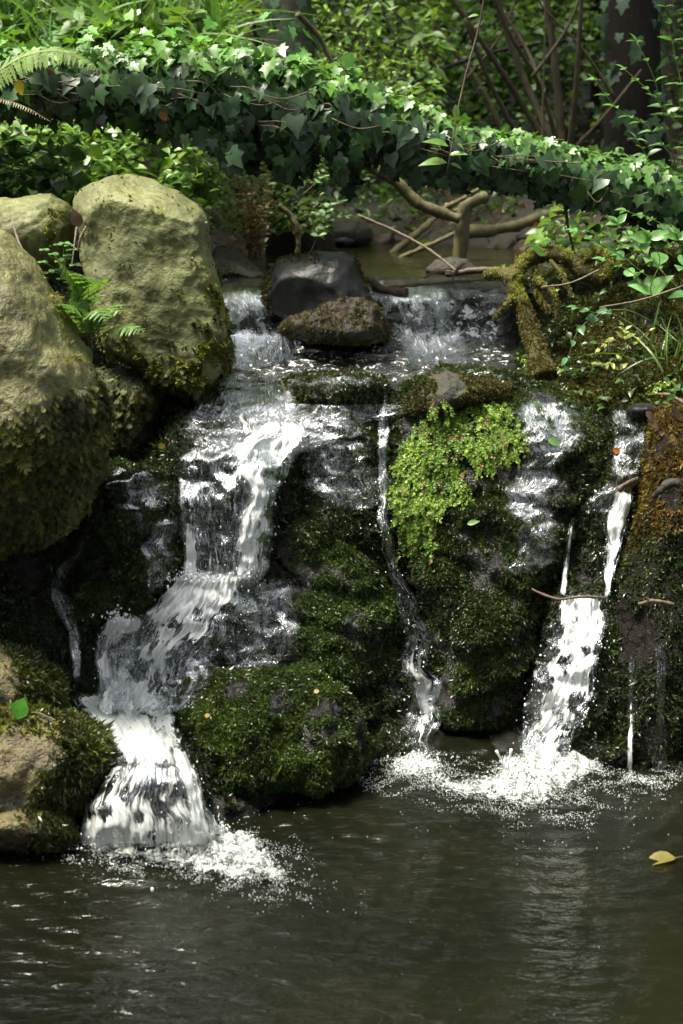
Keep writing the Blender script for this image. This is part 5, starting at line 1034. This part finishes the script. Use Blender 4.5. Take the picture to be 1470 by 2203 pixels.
def stick(name, label, cat, parts, mat):
    A = Acc()
    for pts, r0, r1 in parts: A.add(*ptube(pts, r0, r1, 40, 8, .45, .25 / r0))
    return tag(A.build(name, mat), label, cat)
stick('branch', 'curved brown branch sagging under the ivy to the pale stump', 'branch', [([(780,345,5.9),(850,390,5.9),(905,440,5.9),(990,470,5.9)], .026, .022)], MAT_BARKL)
stick('tree_stump', 'pale forked dead trunk standing at the far shore of the upper pool', 'tree stump', [([(990,560,6.3),(993,500,6.3),(1003,440,6.3),(1045,425,6.35)], .036, .026), ([(1003,440,6.3),(975,455,6.3),(960,440,6.25)], .014, .012)], MAT_BARKL)
stick('branch', 'thin green branch slanting up from the pale forked trunk', 'branch', [([(945,455,6.2),(1000,425,6.2),(1060,390,6.2)], .012, .008)], MAT_BARKL)
stick('branch', 'brown branch lying on the slope right of the pale forked trunk', 'branch', [([(1010,500,6.9),(1100,488,7.0),(1200,455,7.1),(1300,430,7.1)], .03, .02)], MAT_BARKL)
stick('branch', 'straight fallen branch on the slope left of the pale forked trunk', 'branch', [([(840,550,6.8),(900,500,6.9),(960,450,7.0)], .018, .012)], MAT_BARKL)
stick('branch', 'second fallen branch left of the pale forked trunk, nearer to the water', 'branch', [([(850,560,6.5),(930,525,6.55),(985,500,6.6)], .012, .01)], MAT_BARKL)
stick('branch', 'dark thin upright branch in front of the right bank', 'branch', [([(1215,440,4.9),(1225,500,4.88),(1245,580,4.85)], .006, .005)], MAT_TWIGD)
stick('branch', 'thick brown arching stem behind the dead orange shrub', 'branch', [([(600,440,5.5),(630,470,5.5),(643,510,5.5),(640,545,5.5)], .009, .011)], MAT_BARKL)
stick('twig', 'long curved bare twig reaching from the round leaved sprig to the pale rock', 'twig', [([(770,462,5.35),(850,497,5.3),(920,535,5.2),(985,585,5.1)], .004, .0055)], MAT_TWIG)
stick('twig', 'pale straight stick lying over the upper pool outflow', 'twig', [([(800,622,4.95),(900,612,4.92),(1068,600,4.9)], .0075, .0055)], MAT_TWIG)
stick('twig', 'small forked pale twig caught on the pale stick', 'twig', [([(975,612,4.88),(976,590,4.87),(1000,566,4.87)], .004, .003), ([(912,598,4.9),(940,586,4.88),(975,585,4.87)], .003, .003)], MAT_TWIG)
stick('branch', 'dark wet driftwood beside the black boulder', 'branch', [([(790,600,4.9),(830,625,4.86),(875,630,4.82)], .016, .018)], MAT_TWIGD)
stick('branch', 'thin dark branch lying along the far edge of the outflow', 'branch', [([(960,590,5.2),(1050,580,5.15),(1110,578,5.1)], .012, .009)], MAT_TWIGD)
stick('twig', 'thin twig lying across the top of the right fall', 'twig', [([(1145,1268,3.62),(1180,1283,3.56),(1205,1289,3.52),(1250,1284,3.5),(1305,1286,3.5)], .003, .004)], MAT_TWIGD)
stick('twig', 'pale forked twig stuck on the face of the stump', 'twig', [([(1375,1300,3.48),(1400,1293,3.46),(1450,1300,3.46)], .005, .005), ([(1400,1293,3.46),(1390,1285,3.46)], .004, .002)], MAT_TWIG)
stick('twig', 'grey curled piece of bark on the orange moss of the stump', 'bark', [([(1408,1068,3.62),(1425,1052,3.6),(1445,1040,3.6),(1462,1042,3.6)], .007, .014)], MAT_GREY)
stick('twig', 'dark stick jammed where the gully narrows above the right fall', 'twig', [([(1330,1055,3.68),(1345,1042,3.68),(1372,1030,3.7)], .008, .007)], MAT_TWIGD)
stick('twig', 'brown stick lying on the mossy bank above the stump', 'twig', [([(1405,848,3.95),(1440,850,3.9),(1480,872,3.85)], .005, .006)], MAT_TWIG)
stick('twig', 'long thin stem crossing the right bank', 'twig', [([(1290,662,4.1),(1380,645,4.1),(1480,612,4.1)], .003, .003)], MAT_TWIG)
stick('twig', 'thin curved stem between the mossy root and the right bank', 'twig', [([(1165,618,4.3),(1230,608,4.25),(1290,580,4.25)], .003, .003)], MAT_TWIG)
stick('twig', 'dry twig leaning on the left front boulder', 'twig', [([(30,488,3.75),(50,540,3.65),(75,572,3.6),(95,610,3.6)], .004, .003)], MAT_TWIG)
stick('twig', 'short dead twig in the gap touching the small boulder', 'twig', [([(165,490,3.85),(160,530,3.8),(155,570,3.78)], .003, .002)], MAT_TWIG)
stick('twig', 'short dead twig in the gap touching the large upright boulder', 'twig', [([(185,488,3.85),(172,515,3.8),(168,540,3.8)], .003, .002)], MAT_TWIG)
stick('twig', 'brown twig lying on the mossy rocks at the lower left', 'twig', [([(-20,1548,3.12),(40,1545,3.1),(75,1533,3.08),(120,1550,3.06)], .003, .002), ([(60,1488,3.2),(55,1500,3.18),(70,1510,3.17)], .002, .002)], MAT_TWIG)
stick('twig', 'tiny upright stem in front of the low black rock at the lip', 'twig', [([(605,818,4.0),(612,840,3.98),(613,875,3.96)], .002, .0025)], MAT_TWIG)
# mossy root beside the step
tr = thing('root', 'mossy tree root bending down into the stream at the right of the step', 'root', T(1165,805,4.3))
A = Acc(); RP = smooth_path([T(1172,815,4.24), T(1150,740,4.33), T(1130,670,4.4), T(1108,610,4.46), T(1120,572,4.5), T(1170,546,4.52), T(1225,558,4.52), T(1262,585,4.5), T(1310,600,4.5)], 60)
rr = np.interp(np.linspace(0, 1, 60), [0, .12, .35, .5, .62, 1], [.046, .030, .022, .020, .022, .026]); v, f = tube(RP, rr, 14, .2, ns=18); mk('trunk', v, f, MAT_ROOT, tr, attrs={'moss': np.full(len(v), .5), 'wet': np.full(len(v), -.3)})
ROOTS = [(v, f)]
for pts, r0, r1 in [([(1112,600,4.46),(1085,588,4.5),(1045,592,4.55)], .024, .012), ([(1150,575,4.5),(1160,630,4.46),(1185,675,4.42)], .008, .012), ([(1105,640,4.42),(1085,660,4.4),(1065,685,4.38)], .012, .008), ([(1185,560,4.5),(1215,600,4.45),(1230,640,4.42)], .008, .006), ([(1150,600,4.46),(1195,640,4.42),(1200,690,4.4)], .008, .008), ([(1250,570,4.5),(1280,545,4.5),(1305,560,4.48),(1306,600,4.46)], .016, .02)]:
    v, f = ptube(pts, r0, r1, 20, 9, .3, 30); mk('rootlet', v, f, MAT_ROOT, tr, attrs={'moss': np.full(len(v), .5), 'wet': np.full(len(v), -.3)}); ROOTS.append((v, f))
a = Acc()
for i, (v, f) in enumerate(ROOTS):
    P, N = surf(v, f, 60000, -.6); k = patchy(P, 16, .22, .5, i); P, N = P[k], N[k]; up = np.clip((N[:, 2] + .2), 0, 1) * (P[:, 2] > 1.12)
    cl = mixc((.075, .062, .010), (.26, .30, .04), np.clip(up + RNG.normal(size=len(P)) * .15, 0, 1)); moss_tufts(a, P, N, .0075, cl * np.exp(RNG.normal(size=(len(P), 1)) * .25))
o = a.build('moss', MAT_MOSS, tr); o['kind'] = 'stuff'
# ------------------------------------------------------------ loose leaves
def leaf1(label, px, py, Y, size, proto, col, tip, nr, mat=None, P=None, name='leaf'):
    A = Acc().add(*scat(proto, (T(px, py, Y) if P is None else P)[None], frames(np.array([tip], float), np.array([nr], float)), np.array([size]), np.array([col])))
    return tag(A.build(name, mat or MAT_LEAF), label, 'leaf')
leaf1('yellow leaf floating on the pool at the right', 0, 0, 0, .082, OVALW, (.17, .145, .035), (-1, -.12, .0), (0, 0, 1), P=TZ(1455, 1846, .006))
A = Acc().add(*tube(np.array([TZ(1450, 1846, .006), TZ(1470, 1842, .010)]), .001, 5)); A.build('leaf_stalk', MAT_TWIG, None); bpy.data.objects['leaf_stalk'].parent = bpy.data.objects['leaf']
ls = bpy.data.objects['leaf_stalk']; ls.location = Vector(ls['_o']) - bpy.data.objects['leaf'].location
leaf1('heart shaped green leaf standing on the mossy rock at the lower left', 36, 1548, 3.05, .055, ROUND, (.10, .33, .04), (.35, 0, 1), (-.2, -1, .25))
leaf1('pointed green leaf hanging at the foot of the fern', 182, 742, 3.5, .045, OVAL, (.16, .26, .09), (.5, 0, -1), (.2, -1, .3))
leaf1('wet green leaf stuck on the broad rock, right of the bright clump', 1178, 945, 3.64, .04, OVALW, (.12, .24, .08), (1, -.2, -.35), (0, -.7, .7))
leaf1('pale green leaf lying on the rock above the wet green leaf', 1148, 862, 3.8, .04, OVAL, (.2, .32, .12), (.6, -.2, -.8), (0, -.5, .8))
leaf1('small orange leaf at the left side of the gully', 1318, 968, 3.66, .022, ROUND, (.5, .16, .02), (.9, 0, -.2), (0, -1, .3))
leaf1('round yellow brown leaf in the dark gap left of the upper ledge', 340, 962, 3.6, .02, ROUND, (.35, .24, .03), (.9, 0, .3), (0, -1, .3))
leaf1('brown curled leaf on the bank beside the stump top', 1390, 885, 3.8, .035, OVALW, (.13, .075, .045), (.6, -.2, -.6), (0, -.8, .6))
leaf1('pale pink brown leaf lying at the right of the grey stone', 1400, 908, 3.8, .03, OVALW, (.16, .085, .05), (.6, -.2, -.4), (0, -.8, .6))
leaf1('dead brown leaf caught between the small and the large boulder', 172, 488, 3.82, .05, OVALW, (.10, .06, .04), (-.3, -.3, 1), (0, -1, .5))
leaf1('dead brown leaf on the soil at the foot of the fern', 160, 762, 3.5, .04, OVALW, (.24, .17, .08), (.7, 0, .4), (0, -.9, .5))
leaf1('small pale leaf low on the broad rock under the clump', 1005, 1128, 3.62, .035, OVAL, (.18, .3, .08), (1, 0, .35), (0, -.8, .6))
leaf1('yellow fleck of a leaf on the low rounded mossy rock', 440, 1540, 3.2, .014, ROUND, (.4, .3, .06), (1, 0, .2), (0, -.8, .6))
leaf1('second pale fleck of a leaf, at the right end of the low rounded mossy rock', 675, 1488, 3.22, .014, ROUND, (.45, .36, .16), (1, 0, .2), (0, -.8, .6))
leaf1('brown leaf tangled in the ivy at the upper left', 100, 150, 4.65, .045, OVALW, (.10, .045, .02), (.5, 0, -.8), (0, -1, .4))
leaf1('orange brown leaf in the shade under the ivy', 345, 240, 4.6, .035, OVALW, (.12, .055, .02), (.5, 0, -.8), (0, -1, .2))
leaf1('yellow leaf on the ivy under the pale fern frond', 38, 170, 4.55, .05, OVALW, (.30, .26, .04), (.2, 0, -1), (0, -1, .2))
for o in list(bpy.data.objects):
    if '_o' in o: del o['_o']
